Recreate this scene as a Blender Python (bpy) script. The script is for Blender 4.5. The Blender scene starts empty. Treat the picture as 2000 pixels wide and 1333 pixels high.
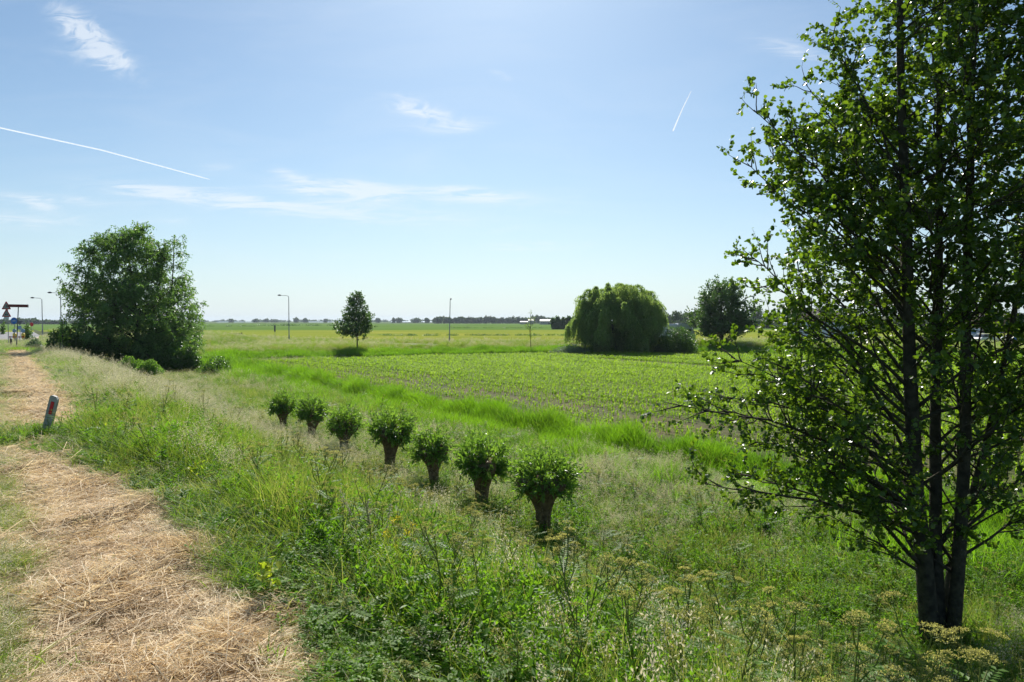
import bpy, math, random
import numpy as np
from mathutils import Vector
R = math.radians
HAZE = 0.0001
rng = np.random.default_rng(7)
scn = bpy.context.scene
COL = scn.collection

# ---------------------------------------------------------------- camera, sky, sun, exposure
EYE = 4.7
F = 1333.0
PITCH = math.atan(39.5 / F)
cam_d = bpy.data.cameras.new("camera"); cam_d.sensor_width = 36.0; cam_d.lens = 36.0 * F / 2000.0
cam_d.clip_start = 0.05; cam_d.clip_end = 90000.0
cam = bpy.data.objects.new("camera", cam_d); COL.objects.link(cam)
cam.location = (0, 0, EYE); cam.rotation_euler = (math.pi / 2 - PITCH, 0, 0)
scn.camera = cam
scn.view_settings.view_transform = 'Standard'; scn.view_settings.look = 'None'
scn.view_settings.exposure = 0.5; scn.view_settings.gamma = 1.0
scn.cycles.max_bounces = 8; scn.cycles.diffuse_bounces = 3; scn.cycles.glossy_bounces = 2
scn.cycles.transmission_bounces = 6; scn.cycles.volume_bounces = 0; scn.cycles.transparent_max_bounces = 8
scn.cycles.use_denoising = True
scn.cycles.sample_clamp_indirect = 6.0

SUN_EL = R(41); SUN_AZ = R(-1.5)          # azimuth measured from +Y towards +X: the sun stands almost straight ahead
sl = bpy.data.lights.new("sun", 'SUN'); sl.energy = 5.0; sl.angle = R(0.53); sl.color = (1.0, 0.955, 0.88)
so = bpy.data.objects.new("sun", sl); COL.objects.link(so)
sd = Vector((math.sin(SUN_AZ) * math.cos(SUN_EL), math.cos(SUN_AZ) * math.cos(SUN_EL), math.sin(SUN_EL)))
so.rotation_euler = sd.to_track_quat('Z', 'Y').to_euler(); so.location = (0, 0, 60)

world = bpy.data.worlds.new("World"); scn.world = world; world.use_nodes = True
nt = world.node_tree; nt.nodes.clear()
def wn(t, **k):
    n = nt.nodes.new(t)
    for a, b in k.items(): setattr(n, a, b)
    return n
def wmath(op, a, b=None, c=None, clamp=False):
    n = wn('ShaderNodeMath', operation=op, use_clamp=clamp)
    for i, v in enumerate((a, b, c)):
        if v is None: continue
        if isinstance(v, (int, float)): n.inputs[i].default_value = v
        else: nt.links.new(v, n.inputs[i])
    return n.outputs[0]
sky = wn('ShaderNodeTexSky', sky_type='NISHITA', sun_disc=False)
sky.sun_elevation = SUN_EL; sky.sun_rotation = SUN_AZ; sky.altitude = 0
sky.air_density = 1.0; sky.dust_density = 0.6; sky.ozone_density = 2.2
tc = wn('ShaderNodeTexCoord')
sep = wn('ShaderNodeSeparateXYZ'); nt.links.new(tc.outputs['Generated'], sep.inputs[0])
yy = wmath('MAXIMUM', sep.outputs[1], 0.05)
A = wmath('DIVIDE', sep.outputs[0], yy); E = wmath('DIVIDE', sep.outputs[2], yy)
cmb = wn('ShaderNodeCombineXYZ'); nt.links.new(A, cmb.inputs[0]); nt.links.new(E, cmb.inputs[1])
def noise(scale, sx, sy, rot, detail=5, dist=0.6):
    m = wn('ShaderNodeMapping'); m.inputs['Rotation'].default_value = (0, 0, R(rot)); m.inputs['Scale'].default_value = (sx, sy, 1)
    nt.links.new(cmb.outputs[0], m.inputs[0])
    n = wn('ShaderNodeTexNoise'); n.inputs['Scale'].default_value = scale; n.inputs['Detail'].default_value = detail
    n.inputs['Distortion'].default_value = dist; n.inputs['Roughness'].default_value = 0.62
    nt.links.new(m.outputs[0], n.inputs[0]); return n.outputs[0]
nz = noise(9, 1.0, 8.0, 7, 8, 1.6)
nz2 = noise(20, 1.0, 2.2, -35, 5, 1.5)
tx1 = wmath('MULTIPLY', wmath('SUBTRACT', nz, .3, clamp=True), 2.3); tx2 = wmath('MULTIPLY', wmath('SUBTRACT', nz2, .32, clamp=True), 2.4)
# streaks of cirrus: centre, half length, half width (tangent units of direction), slope, strength, noise choice
STREAKS = [(158, 58, 62, 30, -38, 1.3, 2), (232, 118, 66, 24, -40, 1.4, 2), (175, 120, 80, 22, -10, .5, 2), (190, 85, 90, 34, -40, .5, 2),
           (800, 212, 66, 22, -14, 1.1, 2), (850, 230, 70, 16, -12, .8, 2), (915, 250, 70, 15, 8, .9, 1), (820, 255, 80, 12, 0, .5, 1),
           (665, 372, 110, 22, -6, 1.7, 1), (575, 350, 70, 14, -26, 1.0, 1), (820, 379, 280, 15, -2, 1.3, 1), (930, 381, 80, 14, -6, 1.2, 1),
           (1080, 412, 60, 8, -4, .4, 1), (330, 380, 170, 14, -6, 1.2, 1), (480, 396, 260, 16, -8, 1.1, 1), (700, 418, 380, 26, -4, .8, 1),
           (60, 388, 190, 12, -4, 1.1, 1), (40, 430, 160, 22, -5, 1.0, 1), (90, 405, 80, 10, -18, .8, 1), (430, 330, 60, 12, 8, .8, 1), (320, 434, 60, 10, 0, .7, 1),
           (1030, 483, 120, 11, 1, 1.0, 1), (620, 497, 110, 12, -2, .5, 1), (980, 153, 26, 8, -22, .9, 2), (1550, 108, 100, 22, -14, .9, 1),
           (350, 243, 190, 5, 6, .22, 1), (1280, 235, 40, 7, 10, .25, 2), (1010, 410, 50, 9, 20, .25, 2), (480, 62, 180, 30, -18, .14, 1)]
acc = None
for (px, py, hl, hw, rot, st, k) in STREAKS:
    m = wn('ShaderNodeMapping', vector_type='TEXTURE')
    m.inputs['Location'].default_value = ((px - 1000) / F, (627 - py) / F, 0)
    m.inputs['Rotation'].default_value = (0, 0, R(rot)); m.inputs['Scale'].default_value = (hl / F, hw / F, 1)
    nt.links.new(cmb.outputs[0], m.inputs[0])
    ln = wn('ShaderNodeVectorMath', operation='DOT_PRODUCT'); nt.links.new(m.outputs[0], ln.inputs[0]); nt.links.new(m.outputs[0], ln.inputs[1])
    g = wmath('MULTIPLY', wmath('POWER', 2.718, wmath('MULTIPLY', ln.outputs['Value'], -1.1)), st)
    g = wmath('MULTIPLY', g, tx1 if k == 1 else tx2)
    acc = g if acc is None else wmath('ADD', acc, g)
mr = wn('ShaderNodeMapRange', interpolation_type='SMOOTHSTEP'); nt.links.new(acc, mr.inputs[0])
mr.inputs[1].default_value = 0.02; mr.inputs[2].default_value = 1.1; mr.inputs[3].default_value = 0; mr.inputs[4].default_value = 0.62
# a thin general veil
veil = noise(3.0, 1.0, 4.5, 5, 7, 1.0)
vr = wn('ShaderNodeMapRange'); nt.links.new(veil, vr.inputs[0]); vr.inputs[1].default_value = .45; vr.inputs[2].default_value = .85; vr.inputs[4].default_value = .13
ahead = wmath('GREATER_THAN', sep.outputs[1], 0.06)
cl = wmath('MULTIPLY', wmath('ADD', mr.outputs[0], vr.outputs[0], clamp=True), ahead)
mix = wn('ShaderNodeMix', data_type='RGBA'); nt.links.new(cl, mix.inputs[0])
hs = wn('ShaderNodeHueSaturation'); hs.inputs['Saturation'].default_value = .96; hs.inputs['Value'].default_value = 1.0
nt.links.new(sky.outputs[0], hs.inputs['Color'])
wb = wn('ShaderNodeMix', data_type='RGBA', blend_type='MULTIPLY'); wb.inputs[0].default_value = 1; nt.links.new(hs.outputs[0], wb.inputs[6]); wb.inputs[7].default_value = (.86, 1.03, 1.1, 1)
hzf = wmath('MULTIPLY', wmath('POWER', 2.718, wmath('MULTIPLY', wmath('MAXIMUM', E, 0.0), -7.0)), .75)
wh = wn('ShaderNodeMix', data_type='RGBA'); nt.links.new(hzf, wh.inputs[0]); nt.links.new(wb.outputs[2], wh.inputs[6]); wh.inputs[7].default_value = (8.0, 9.3, 10.2, 1)
nt.links.new(wh.outputs[2], mix.inputs[6]); mix.inputs[7].default_value = (9.6, 10.2, 10.8, 1)
bg = wn('ShaderNodeBackground'); bg.inputs[1].default_value = 0.068
nt.links.new(mix.outputs[2], bg.inputs[0])
wo = wn('ShaderNodeOutputWorld'); nt.links.new(bg.outputs[0], wo.inputs[0])

# ---------------------------------------------------------------- helpers
cp, sp_ = math.cos(PITCH), math.sin(PITCH)
def P(px, py, Y):
    """world point on the ray through photograph pixel (px,py) at depth Y"""
    x = (px - 1000) / F; y = (666.5 - py) / F
    d = (x, cp + y * sp_, -sp_ + y * cp)
    k = Y / d[1]
    return np.array([d[0] * k, Y, EYE + d[2] * k])
TU = np.array([-0.595, 0.804]); NU = np.array([0.804, 0.595])
def uv(X, Y): return NU[0] * X + NU[1] * Y, TU[0] * X + TU[1] * Y
def xy(u, v): return NU[0] * u + TU[0] * v, NU[1] * u + TU[1] * v
def sst(a, b, x):
    t = np.clip((x - a) / (b - a), 0, 1); return t * t * (3 - 2 * t)
def vnoise(X, Y, s, seed=0):
    r = np.random.default_rng(seed); o = np.zeros_like(np.asarray(X, float))
    for k in range(7):
        a = r.uniform(0, 6.28); f = (0.6 + 0.35 * k) / s; ph = r.uniform(0, 6.28)
        o = o + np.sin((X * math.cos(a) + Y * math.sin(a)) * f * 6.28 + ph + 1.3 * np.sin((Y * math.cos(a) - X * math.sin(a)) * f * 3.1 + ph * 2)) / (1 + .45 * k)
    return o / 2.2
EDGE = np.array([(-400, 60), (-60, 66), (-33, 79), (3, 96), (30, 99), (45, 86), (60, 74), (90, 60), (300, 30)], float)   # far edge of the maize field
def edgeY(X): return np.interp(X, EDGE[:, 0], EDGE[:, 1])
ROADP = np.array([(-110, 172), (-85, 160), (-60, 143), (-35, 122), (-13, 108), (10, 107), (35, 116), (60, 124), (90, 121), (140, 112)], float)
def roadY(X): return np.interp(X, ROADP[:, 0], ROADP[:, 1])
def height(X, Y):
    X = np.asarray(X, float); Y = np.asarray(Y, float)
    u, v = uv(X, Y)
    zs = 2.5 - 0.45 * sst(15, 70, v)
    ut = 1.6 + 26 * sst(78, 118, v); wd = 6.7 + 10 * sst(78, 118, v)
    z = zs * (1 - sst(ut, ut + wd, u))
    z = z * (1 - sst(170, 215, Y))
    z = np.where(u < -9, z * (1 - sst(9, 16, -u)), z)
    nb = sst(2, 4, u) * (1 - sst(13, 16, u))
    z = z + 0.07 * nb * vnoise(X, Y, 3.5, 3)
    dt = sst(15.2, 16.6, u) * (1 - sst(17.8, 19.6, u)) * (1 - sst(78, 86, v))
    z = z - 0.8 * dt
    infield = sst(19.6, 20.3, u) * (1 - sst(-1.5, -0.3, Y - edgeY(X)))
    z = z - 0.06 * infield
    e = Y - edgeY(X); far = sst(3, 9, e) * (1 - sst(5, 16, Y - roadY(X))) * sst(8, 20, u)
    return np.where(far > .001, np.maximum(z, 0.9 * far), z) - 0.4 * sst(.3, 1.2, e) * (1 - sst(1.8, 3.2, e)) * sst(19, 22, u)

def mesh_np(name, chunks, mats=(), smooth=False):
    """chunks: list of (V (n,3), F (m,k), material index)"""
    me = bpy.data.meshes.new(name)
    off = 0; Vs = []; loops = []; starts = []; tots = []; mi = []; ls = 0
    for c in chunks:
        V, Fa = np.asarray(c[0], np.float32).reshape(-1, 3), np.asarray(c[1], np.int64)
        m = c[2] if len(c) > 2 else 0
        if len(V) == 0: continue
        Vs.append(V); k = Fa.shape[1]
        loops.append((Fa + off).ravel()); starts.append(ls + np.arange(len(Fa)) * k); tots.append(np.full(len(Fa), k)); mi.append(np.full(len(Fa), m))
        ls += Fa.size; off += len(V)
    V = np.concatenate(Vs); L = np.concatenate(loops)
    me.vertices.add(len(V)); me.vertices.foreach_set('co', V.ravel())
    me.loops.add(len(L)); me.loops.foreach_set('vertex_index', L.astype(np.int32))
    S = np.concatenate(starts).astype(np.int32); T = np.concatenate(tots).astype(np.int32)
    me.polygons.add(len(S)); me.polygons.foreach_set('loop_start', S); me.polygons.foreach_set('loop_total', T)
    me.polygons.foreach_set('material_index', np.concatenate(mi).astype(np.int32))
    me.polygons.foreach_set('use_smooth', np.full(len(S), smooth))
    for m in mats: me.materials.append(m)
    me.update(calc_edges=True); me.validate()
    return me
def tag(o, label=None, cat=None, group=None, kind=None):
    if label: o['label'] = label
    if cat: o['category'] = cat
    if group: o['group'] = group
    if kind: o['kind'] = kind
    return o
def link(name, me, parent=None, loc=None):
    o = bpy.data.objects.new(name, me); COL.objects.link(o)
    if parent is not None: o.parent = parent
    if loc is not None: o.location = loc
    return o
def empty(name, loc, rz=0.0):
    o = bpy.data.objects.new(name, None); COL.objects.link(o); o.location = tuple(float(a) for a in loc); o.rotation_euler = (0, 0, rz); return o
def nrm(a): return a / np.maximum(np.linalg.norm(a, axis=-1, keepdims=True), 1e-9)

def tube(pts, rad, n=6, cap=True, jit=0.0):
    pts = np.asarray(pts, float); rad = np.asarray(rad, float); k = len(pts)
    t = nrm(np.gradient(pts, axis=0)); ref = np.array([0.31, 0.17, 0.93]) if abs(t[0, 2]) < .9 else np.array([1.0, 0.1, 0])
    a = nrm(np.cross(t, ref)); b = np.cross(t, a)
    th = np.arange(n) * 2 * np.pi / n
    rr = rad[:, None] * (1 + (rng.normal(0, jit, (k, n)) if jit else 0))
    V = pts[:, None, :] + rr[..., None] * (np.cos(th)[None, :, None] * a[:, None, :] + np.sin(th)[None, :, None] * b[:, None, :])
    i = np.arange(k - 1)[:, None] * n; j = np.arange(n)[None, :]; j2 = (j + 1) % n
    Fq = np.stack([i + j, i + j2, i + n + j2, i + n + j], -1).reshape(-1, 4)
    return V.reshape(-1, 3), Fq
def box(c, s, rz=0.0, bev=0.0):
    """box with chamfered vertical and top edges: rings"""
    x, y, z = np.array(s) / 2.0; b = min(bev, x * .9, y * .9, z * .9)
    def ring(hx, hy, zz, cb):
        return [(-hx + cb, -hy, zz), (hx - cb, -hy, zz), (hx, -hy + cb, zz), (hx, hy - cb, zz), (hx - cb, hy, zz), (-hx + cb, hy, zz), (-hx, hy - cb, zz), (-hx, -hy + cb, zz)]
    if b <= 0:
        V = np.array([(i * x, j * y, k * z) for k in (-1, 1) for (i, j) in ((-1, -1), (1, -1), (1, 1), (-1, 1))])
        Fq = np.array([(0, 3, 2, 1), (4, 5, 6, 7), (0, 1, 5, 4), (1, 2, 6, 5), (2, 3, 7, 6), (3, 0, 4, 7)]); ch = [(V, Fq)]
    else:
        V = np.array(ring(x - b, y - b, -z, b * .5) + ring(x, y, -z + b, b) + ring(x, y, z - b, b) + ring(x - b, y - b, z, b * .5))
        q = []
        for r_ in range(3):
            for j in range(8): q.append((r_ * 8 + j, r_ * 8 + (j + 1) % 8, r_ * 8 + 8 + (j + 1) % 8, r_ * 8 + 8 + j))
        cap = []
        for o_, fl in ((0, 1), (24, 0)):
            for (a, b_, c_, d) in ((0, 1, 2, 7), (7, 2, 3, 6), (6, 3, 4, 5)):
                f = (a + o_, b_ + o_, c_ + o_, d + o_); cap.append(f[::-1] if fl else f)
        ch = [(V, np.array(q + cap))]
    V = ch[0][0]; c_, s_ = math.cos(rz), math.sin(rz)
    V = np.stack([V[:, 0] * c_ - V[:, 1] * s_, V[:, 0] * s_ + V[:, 1] * c_, V[:, 2]], -1) + np.array(c)
    return V, ch[0][1]
def prism(poly, y0, y1):
    """outline in the XZ plane given thickness along Y"""
    poly = np.asarray(poly, float); n = len(poly)
    V = np.concatenate([np.c_[poly[:, 0], np.full(n, y0), poly[:, 1]], np.c_[poly[:, 0], np.full(n, y1), poly[:, 1]]])
    side = np.array([(i, (i + 1) % n, n + (i + 1) % n, n + i) for i in range(n)])
    return [(V, side), (V.copy(), np.array([list(range(n))[::-1]])), (V.copy(), np.array([list(range(n, 2 * n))]))]
def shift(ch, d, mi=None):
    return [(np.asarray(c[0]) + np.array(d), c[1], (mi if mi is not None else (c[2] if len(c) > 2 else 0))) for c in ch]

# leaf outlines: (along, across, up)
T_ROUND = (np.array([(0, 0, 0), (.28, .34, .05), (.66, .45, .07), (.95, .26, .02), (.98, 0, -.04), (.95, -.26, .02), (.66, -.45, .07), (.28, -.34, .05)]), np.array([(0, 1, 2, 3, 4), (0, 4, 5, 6, 7)]))
T_LANCE = (np.array([(0, 0, 0), (.3, .11, .03), (.65, .1, .0), (1, 0, -.1), (.65, -.1, 0), (.3, -.11, .03)]), np.array([(0, 1, 2, 3), (0, 3, 4, 5)]))
T_RHOMB = (np.array([(0, 0, 0), (.5, .36, .04), (1, 0, -.06), (.5, -.36, .04)]), np.array([(0, 1, 2, 3)]))
def leaves(Pn, Ax, No, L, tmpl, mi=0, wid=1.0):
    Pn = np.asarray(Pn); Ax = nrm(np.asarray(Ax)); B = nrm(np.cross(No, Ax)); N = np.cross(Ax, B)
    T, Fa = tmpl; L = np.broadcast_to(np.asarray(L, float), (len(Pn),))[:, None, None]
    V = Pn[:, None, :] + L * (T[None, :, 0:1] * Ax[:, None, :] + wid * T[None, :, 1:2] * B[:, None, :] + T[None, :, 2:3] * N[:, None, :])
    Fx = (np.arange(len(Pn))[:, None, None] * len(T) + Fa[None]).reshape(-1, Fa.shape[1])
    return V.reshape(-1, 3), Fx, mi
def blades(base, hgt, az, bend, width, seg=3, mi=0, twist=None):
    """grass blades: base (n,3), arrays of height, lean azimuth, bend 0..1, width"""
    n = len(base); t = np.linspace(0, 1, seg + 1)[None, :]
    h = hgt[:, None]; bd = bend[:, None]
    out = h * bd * t ** 2; up = h * (t - 0.45 * bd * t ** 2.4)
    dx, dy = np.cos(az)[:, None], np.sin(az)[:, None]
    C = np.stack([base[:, 0:1] + dx * out, base[:, 1:2] + dy * out, base[:, 2:3] + up], -1)
    sa = az + np.pi / 2 if twist is None else twist
    S = np.stack([np.cos(sa), np.sin(sa), np.zeros(n)], -1)
    w = width[:, None] * np.maximum(1 - t ** 2.2, 0.06) * .5
    V = np.stack([C - S[:, None, :] * w[..., None], C + S[:, None, :] * w[..., None]], 2).reshape(-1, 3)
    k = (seg + 1) * 2; b = np.arange(n)[:, None] * k; s = np.arange(seg)[None, :] * 2
    Fq = np.stack([b + s, b + s + 1, b + s + 3, b + s + 2], -1).reshape(-1, 4)
    return V, Fq, mi
def rdir(n, up=0.0):
    v = rng.normal(0, 1, (n, 3)); v = nrm(v); v[:, 2] += up; return nrm(v)

# ---------------------------------------------------------------- materials
def mat(name, c1, c2=None, rough=.8, spec=.25, metal=0.0, scale=4.0, bump=0.0, bscale=30.0, island=False, trans=0.0, tcol=None, detail=5, patch=None, pcol=None, contrast=(.35, .65)):
    m = bpy.data.materials.new(name); m.use_nodes = True; t = m.node_tree; t.nodes.clear()
    out = t.nodes.new('ShaderNodeOutputMaterial'); p = t.nodes.new('ShaderNodeBsdfPrincipled')
    p.inputs['Roughness'].default_value = rough; p.inputs['Specular IOR Level'].default_value = spec; p.inputs['Metallic'].default_value = metal
    geo = t.nodes.new('ShaderNodeNewGeometry')
    col = None
    if c2 is None: p.inputs['Base Color'].default_value = (*c1, 1)
    mx = t.nodes.new('ShaderNodeMix'); mx.data_type = 'RGBA'; mx.inputs[6].default_value = (*c1, 1); mx.inputs[7].default_value = (*(c2 or c1), 1)
    n = t.nodes.new('ShaderNodeTexNoise'); n.inputs['Scale'].default_value = scale; n.inputs['Detail'].default_value = detail
    t.links.new(geo.outputs['Position'], n.inputs['Vector'])
    r = t.nodes.new('ShaderNodeMapRange'); t.links.new(n.outputs[0], r.inputs[0]); r.inputs[1].default_value = contrast[0]; r.inputs[2].default_value = contrast[1]
    f = r.outputs[0]
    if island:
        ma = t.nodes.new('ShaderNodeMath'); ma.operation = 'MULTIPLY_ADD'; t.links.new(geo.outputs['Random Per Island'], ma.inputs[0]); ma.inputs[1].default_value = .7
        mb = t.nodes.new('ShaderNodeMath'); mb.operation = 'MULTIPLY'; t.links.new(f, mb.inputs[0]); mb.inputs[1].default_value = .4
        t.links.new(mb.outputs[0], ma.inputs[2]); ma.use_clamp = True; f = ma.outputs[0]
    t.links.new(f, mx.inputs[0]); col = mx.outputs[2]
    if patch:
        n2 = t.nodes.new('ShaderNodeTexNoise'); n2.inputs['Scale'].default_value = patch; n2.inputs['Detail'].default_value = 3; t.links.new(geo.outputs['Position'], n2.inputs['Vector'])
        r2 = t.nodes.new('ShaderNodeMapRange'); t.links.new(n2.outputs[0], r2.inputs[0]); r2.inputs[1].default_value = .42; r2.inputs[2].default_value = .66
        m2 = t.nodes.new('ShaderNodeMix'); m2.data_type = 'RGBA'; t.links.new(r2.outputs[0], m2.inputs[0]); t.links.new(col, m2.inputs[6]); m2.inputs[7].default_value = (*pcol, 1); col = m2.outputs[2]
    t.links.new(col, p.inputs['Base Color'])
    if bump:
        bn = t.nodes.new('ShaderNodeTexNoise'); bn.inputs['Scale'].default_value = bscale; bn.inputs['Detail'].default_value = 6; t.links.new(geo.outputs['Position'], bn.inputs['Vector'])
        bp = t.nodes.new('ShaderNodeBump'); bp.inputs['Strength'].default_value = bump; bp.inputs['Distance'].default_value = .03; t.links.new(bn.outputs[0], bp.inputs['Height']); t.links.new(bp.outputs[0], p.inputs['Normal'])
    if trans > 0:
        tr = t.nodes.new('ShaderNodeBsdfTranslucent')
        tm = t.nodes.new('ShaderNodeMix'); tm.data_type = 'RGBA'; tm.blend_type = 'MULTIPLY'; tm.inputs[0].default_value = 1; t.links.new(col, tm.inputs[6]); tm.inputs[7].default_value = (*(tcol or (1.6, 1.7, .7)), 1); tm.clamp_result = False
        t.links.new(tm.outputs[2], tr.inputs[0])
        ms = t.nodes.new('ShaderNodeMixShader'); ms.inputs[0].default_value = trans; t.links.new(p.outputs[0], ms.inputs[1]); t.links.new(tr.outputs[0], ms.inputs[2]); t.links.new(ms.outputs[0], out.inputs[0])
    else: t.links.new(p.outputs[0], out.inputs[0])
    return m
M = {}
M['soil'] = mat('dark soil and thatch', (.05, .06, .018), (.08, .1, .03), spec=.05, scale=3, bump=.6)
M['field_soil'] = mat('clay field soil', (.08, .07, .03), (.135, .11, .055), spec=.03, scale=1.1, bump=1.0, bscale=7, patch=.25, pcol=(.07, .085, .03))
M['straw_mat'] = mat('cut straw ground', (.5, .36, .22), (.84, .67, .45), spec=.05, scale=5, bump=.8, bscale=60, patch=2.2, pcol=(.28, .2, .12))
M['straw'] = mat('dry straw', (.64, .48, .29), (.99, .88, .66), rough=.6, spec=.2, island=True, scale=1.2, trans=.35, tcol=(1, .94, .78))
M['straw_grey'] = mat('weathered stalks', (.3, .26, .2), (.62, .56, .45), rough=.6, island=True, trans=.2, tcol=(1, 1, .9))
M['pasture_a'] = mat('yellow green pasture', (.2, .23, .035), (.27, .28, .05), rough=1, spec=0, scale=.03, patch=.012, pcol=(.18, .24, .035), detail=8)
M['pasture_b'] = mat('green pasture', (.1, .18, .035), (.14, .225, .05), rough=1, spec=0, scale=.012, patch=.006, pcol=(.1, .165, .04), detail=8)
M['pasture_c'] = mat('far fields', (.09, .15, .05), (.14, .18, .07), rough=1, spec=0, scale=.004, detail=8)
M['asphalt'] = mat('asphalt', (.2, .2, .2), (.27, .265, .26), scale=1.5, rough=.9)
M['grass'] = mat('meadow grass', (.09, .17, .025), (.19, .28, .05), rough=.5, spec=.25, island=True, scale=.35, trans=.52, tcol=(1.9, 1.95, .7), patch=.3, pcol=(.2, .26, .06))
M['lush'] = mat('lush grass', (.08, .18, .02), (.17, .29, .035), rough=.5, spec=.25, island=True, scale=.5, trans=.52, tcol=(1.8, 1.95, .6))
M['reed'] = mat('reed blades', (.08, .18, .02), (.18, .3, .035), rough=.5, spec=.25, island=True, scale=.25, trans=.6, tcol=(1.8, 1.95, .5), patch=.5, pcol=(.08, .16, .025))
M['tan'] = mat('grass seed heads', (.46, .42, .29), (.74, .69, .52), rough=.7, spec=.1, island=True, scale=.4, trans=.45, tcol=(1.1, 1.08, .9))
M['olive'] = mat('fading grass', (.22, .26, .07), (.38, .38, .15), rough=.65, spec=.15, island=True, scale=.4, trans=.5, tcol=(1.5, 1.5, .8))
M['herb'] = mat('herb leaves', (.075, .17, .022), (.16, .27, .04), rough=.5, spec=.25, island=True, scale=.6, trans=.5, tcol=(1.8, 1.95, .6))
M['umbel'] = mat('umbel seeds', (.38, .34, .1), (.64, .6, .26), rough=.7, spec=.1, island=True, scale=.8, trans=.45, tcol=(1.2, 1.2, .7))
M['stem'] = mat('green stems', (.1, .16, .03), (.2, .22, .06), rough=.5, island=True, trans=.2)
M['maize'] = mat('maize leaves', (.14, .27, .022), (.26, .385, .045), rough=.6, spec=.12, island=True, scale=.2, trans=.54, tcol=(1.75, 1.75, .5))
M['alder_leaf'] = mat('alder leaves', (.026, .066, .015), (.115, .185, .028), rough=.34, spec=.5, island=True, scale=2.5, trans=.46, tcol=(2.4, 2.3, .6))
M['bark'] = mat('grey brown bark', (.045, .04, .03), (.095, .085, .06), rough=.95, spec=.1, scale=9, bump=.8, bscale=26)
M['willow_bark'] = mat('willow bark', (.13, .085, .055), (.25, .17, .115), rough=.9, spec=.1, scale=10, bump=1.0, bscale=22)
M['pollard_leaf'] = mat('willow leaves', (.085, .175, .04), (.19, .3, .08), rough=.36, spec=.5, island=True, trans=.5, scale=1.5, tcol=(1.9, 1.95, .6))
M['birch_leaf'] = mat('birch leaves', (.075, .15, .05), (.15, .235, .075), rough=.4, spec=.45, island=True, trans=.48, scale=.35, tcol=(1.7, 1.85, .8))
M['weep_leaf'] = mat('weeping willow leaves', (.11, .19, .06), (.29, .37, .13), rough=.5, spec=.3, island=True, trans=.54, scale=.35, tcol=(1.6, 1.65, .9))
M['maple_leaf'] = mat('dense tree leaves', (.05, .105, .035), (.1, .17, .05), rough=.38, spec=.5, island=True, trans=.4, scale=.4)
M['bush_leaf'] = mat('bush leaves', (.05, .11, .025), (.1, .18, .04), rough=.4, spec=.45, island=True, trans=.42, scale=.6)
M['pale_leaf'] = mat('grey green leaves', (.12, .18, .1), (.25, .32, .2), rough=.5, spec=.4, island=True, trans=.35, scale=.8, tcol=(1.1, 1.2, .8))
M['fresh_leaf'] = mat('fresh green leaves', (.1, .2, .035), (.19, .31, .07), rough=.6, spec=.15, island=True, trans=.48, scale=.8)
M['wood_leaf'] = mat('far tree leaves', (.045, .085, .035), (.08, .13, .05), rough=.6, island=True, trans=.25, scale=.05)
M['sap_leaf'] = mat('sapling leaves', (.12, .2, .04), (.2, .28, .06), rough=.45, island=True, trans=.45, scale=1)
M['yellow'] = mat('yellow petals', (.7, .6, .02), (.75, .65, .05), rough=.6, spec=.1, trans=.3, tcol=(1, 1, .6))
M['metal'] = mat('galvanised steel', (.28, .29, .29), (.38, .38, .38), rough=.45, metal=.6, scale=6)
M['dark_metal'] = mat('dark painted steel', (.1, .105, .11), (.14, .14, .145), rough=.5, scale=6)
M['white'] = mat('white painted panel', (.68, .7, .72), (.78, .79, .8), rough=.4, spec=.5, scale=1.5)
M['offwhite'] = mat('weathered grey plastic', (.3, .3, .28), (.42, .41, .39), rough=.6, scale=12)
M['red'] = mat('red reflector', (.55, .01, .03), (.65, .02, .04), rough=.25, spec=.6, scale=40)
M['redpaint'] = mat('red paint', (.5, .03, .03), (.6, .05, .04), rough=.5)
M['maroon'] = mat('brown red sign face', (.16, .03, .03), (.2, .045, .04), rough=.5)
M['blue'] = mat('blue sign face', (.02, .16, .6), (.03, .2, .7), rough=.4)
M['bluegrey'] = mat('blue grey sign', (.2, .32, .45), (.26, .38, .5), rough=.4)
M['yel'] = mat('yellow plastic', (.75, .5, .05), (.85, .6, .08), rough=.4)
M['black'] = mat('black rubber', (.015, .015, .016), (.025, .025, .026), rough=.7)
M['glass'] = mat('dark glass', (.02, .03, .04), (.03, .045, .06), rough=.08, spec=.8)
M['post_wood'] = mat('weathered fence wood', (.12, .09, .06), (.2, .16, .11), rough=.9, scale=8)
M['roof'] = mat('dark roof tiles', (.09, .07, .065), (.13, .1, .09), rough=.8, scale=2)
M['roof_light'] = mat('pale metal roof', (.36, .33, .31), (.44, .41, .38), rough=.6, scale=1)
M['brick'] = mat('brick wall', (.24, .14, .1), (.32, .2, .14), rough=.9, scale=3)
M['silver'] = mat('silver car paint', (.55, .58, .6), (.62, .64, .66), rough=.3, metal=.1)
M['ditch'] = mat('dark ditch water', (.02, .025, .015), (.035, .04, .02), rough=.1, spec=.5)

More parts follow.
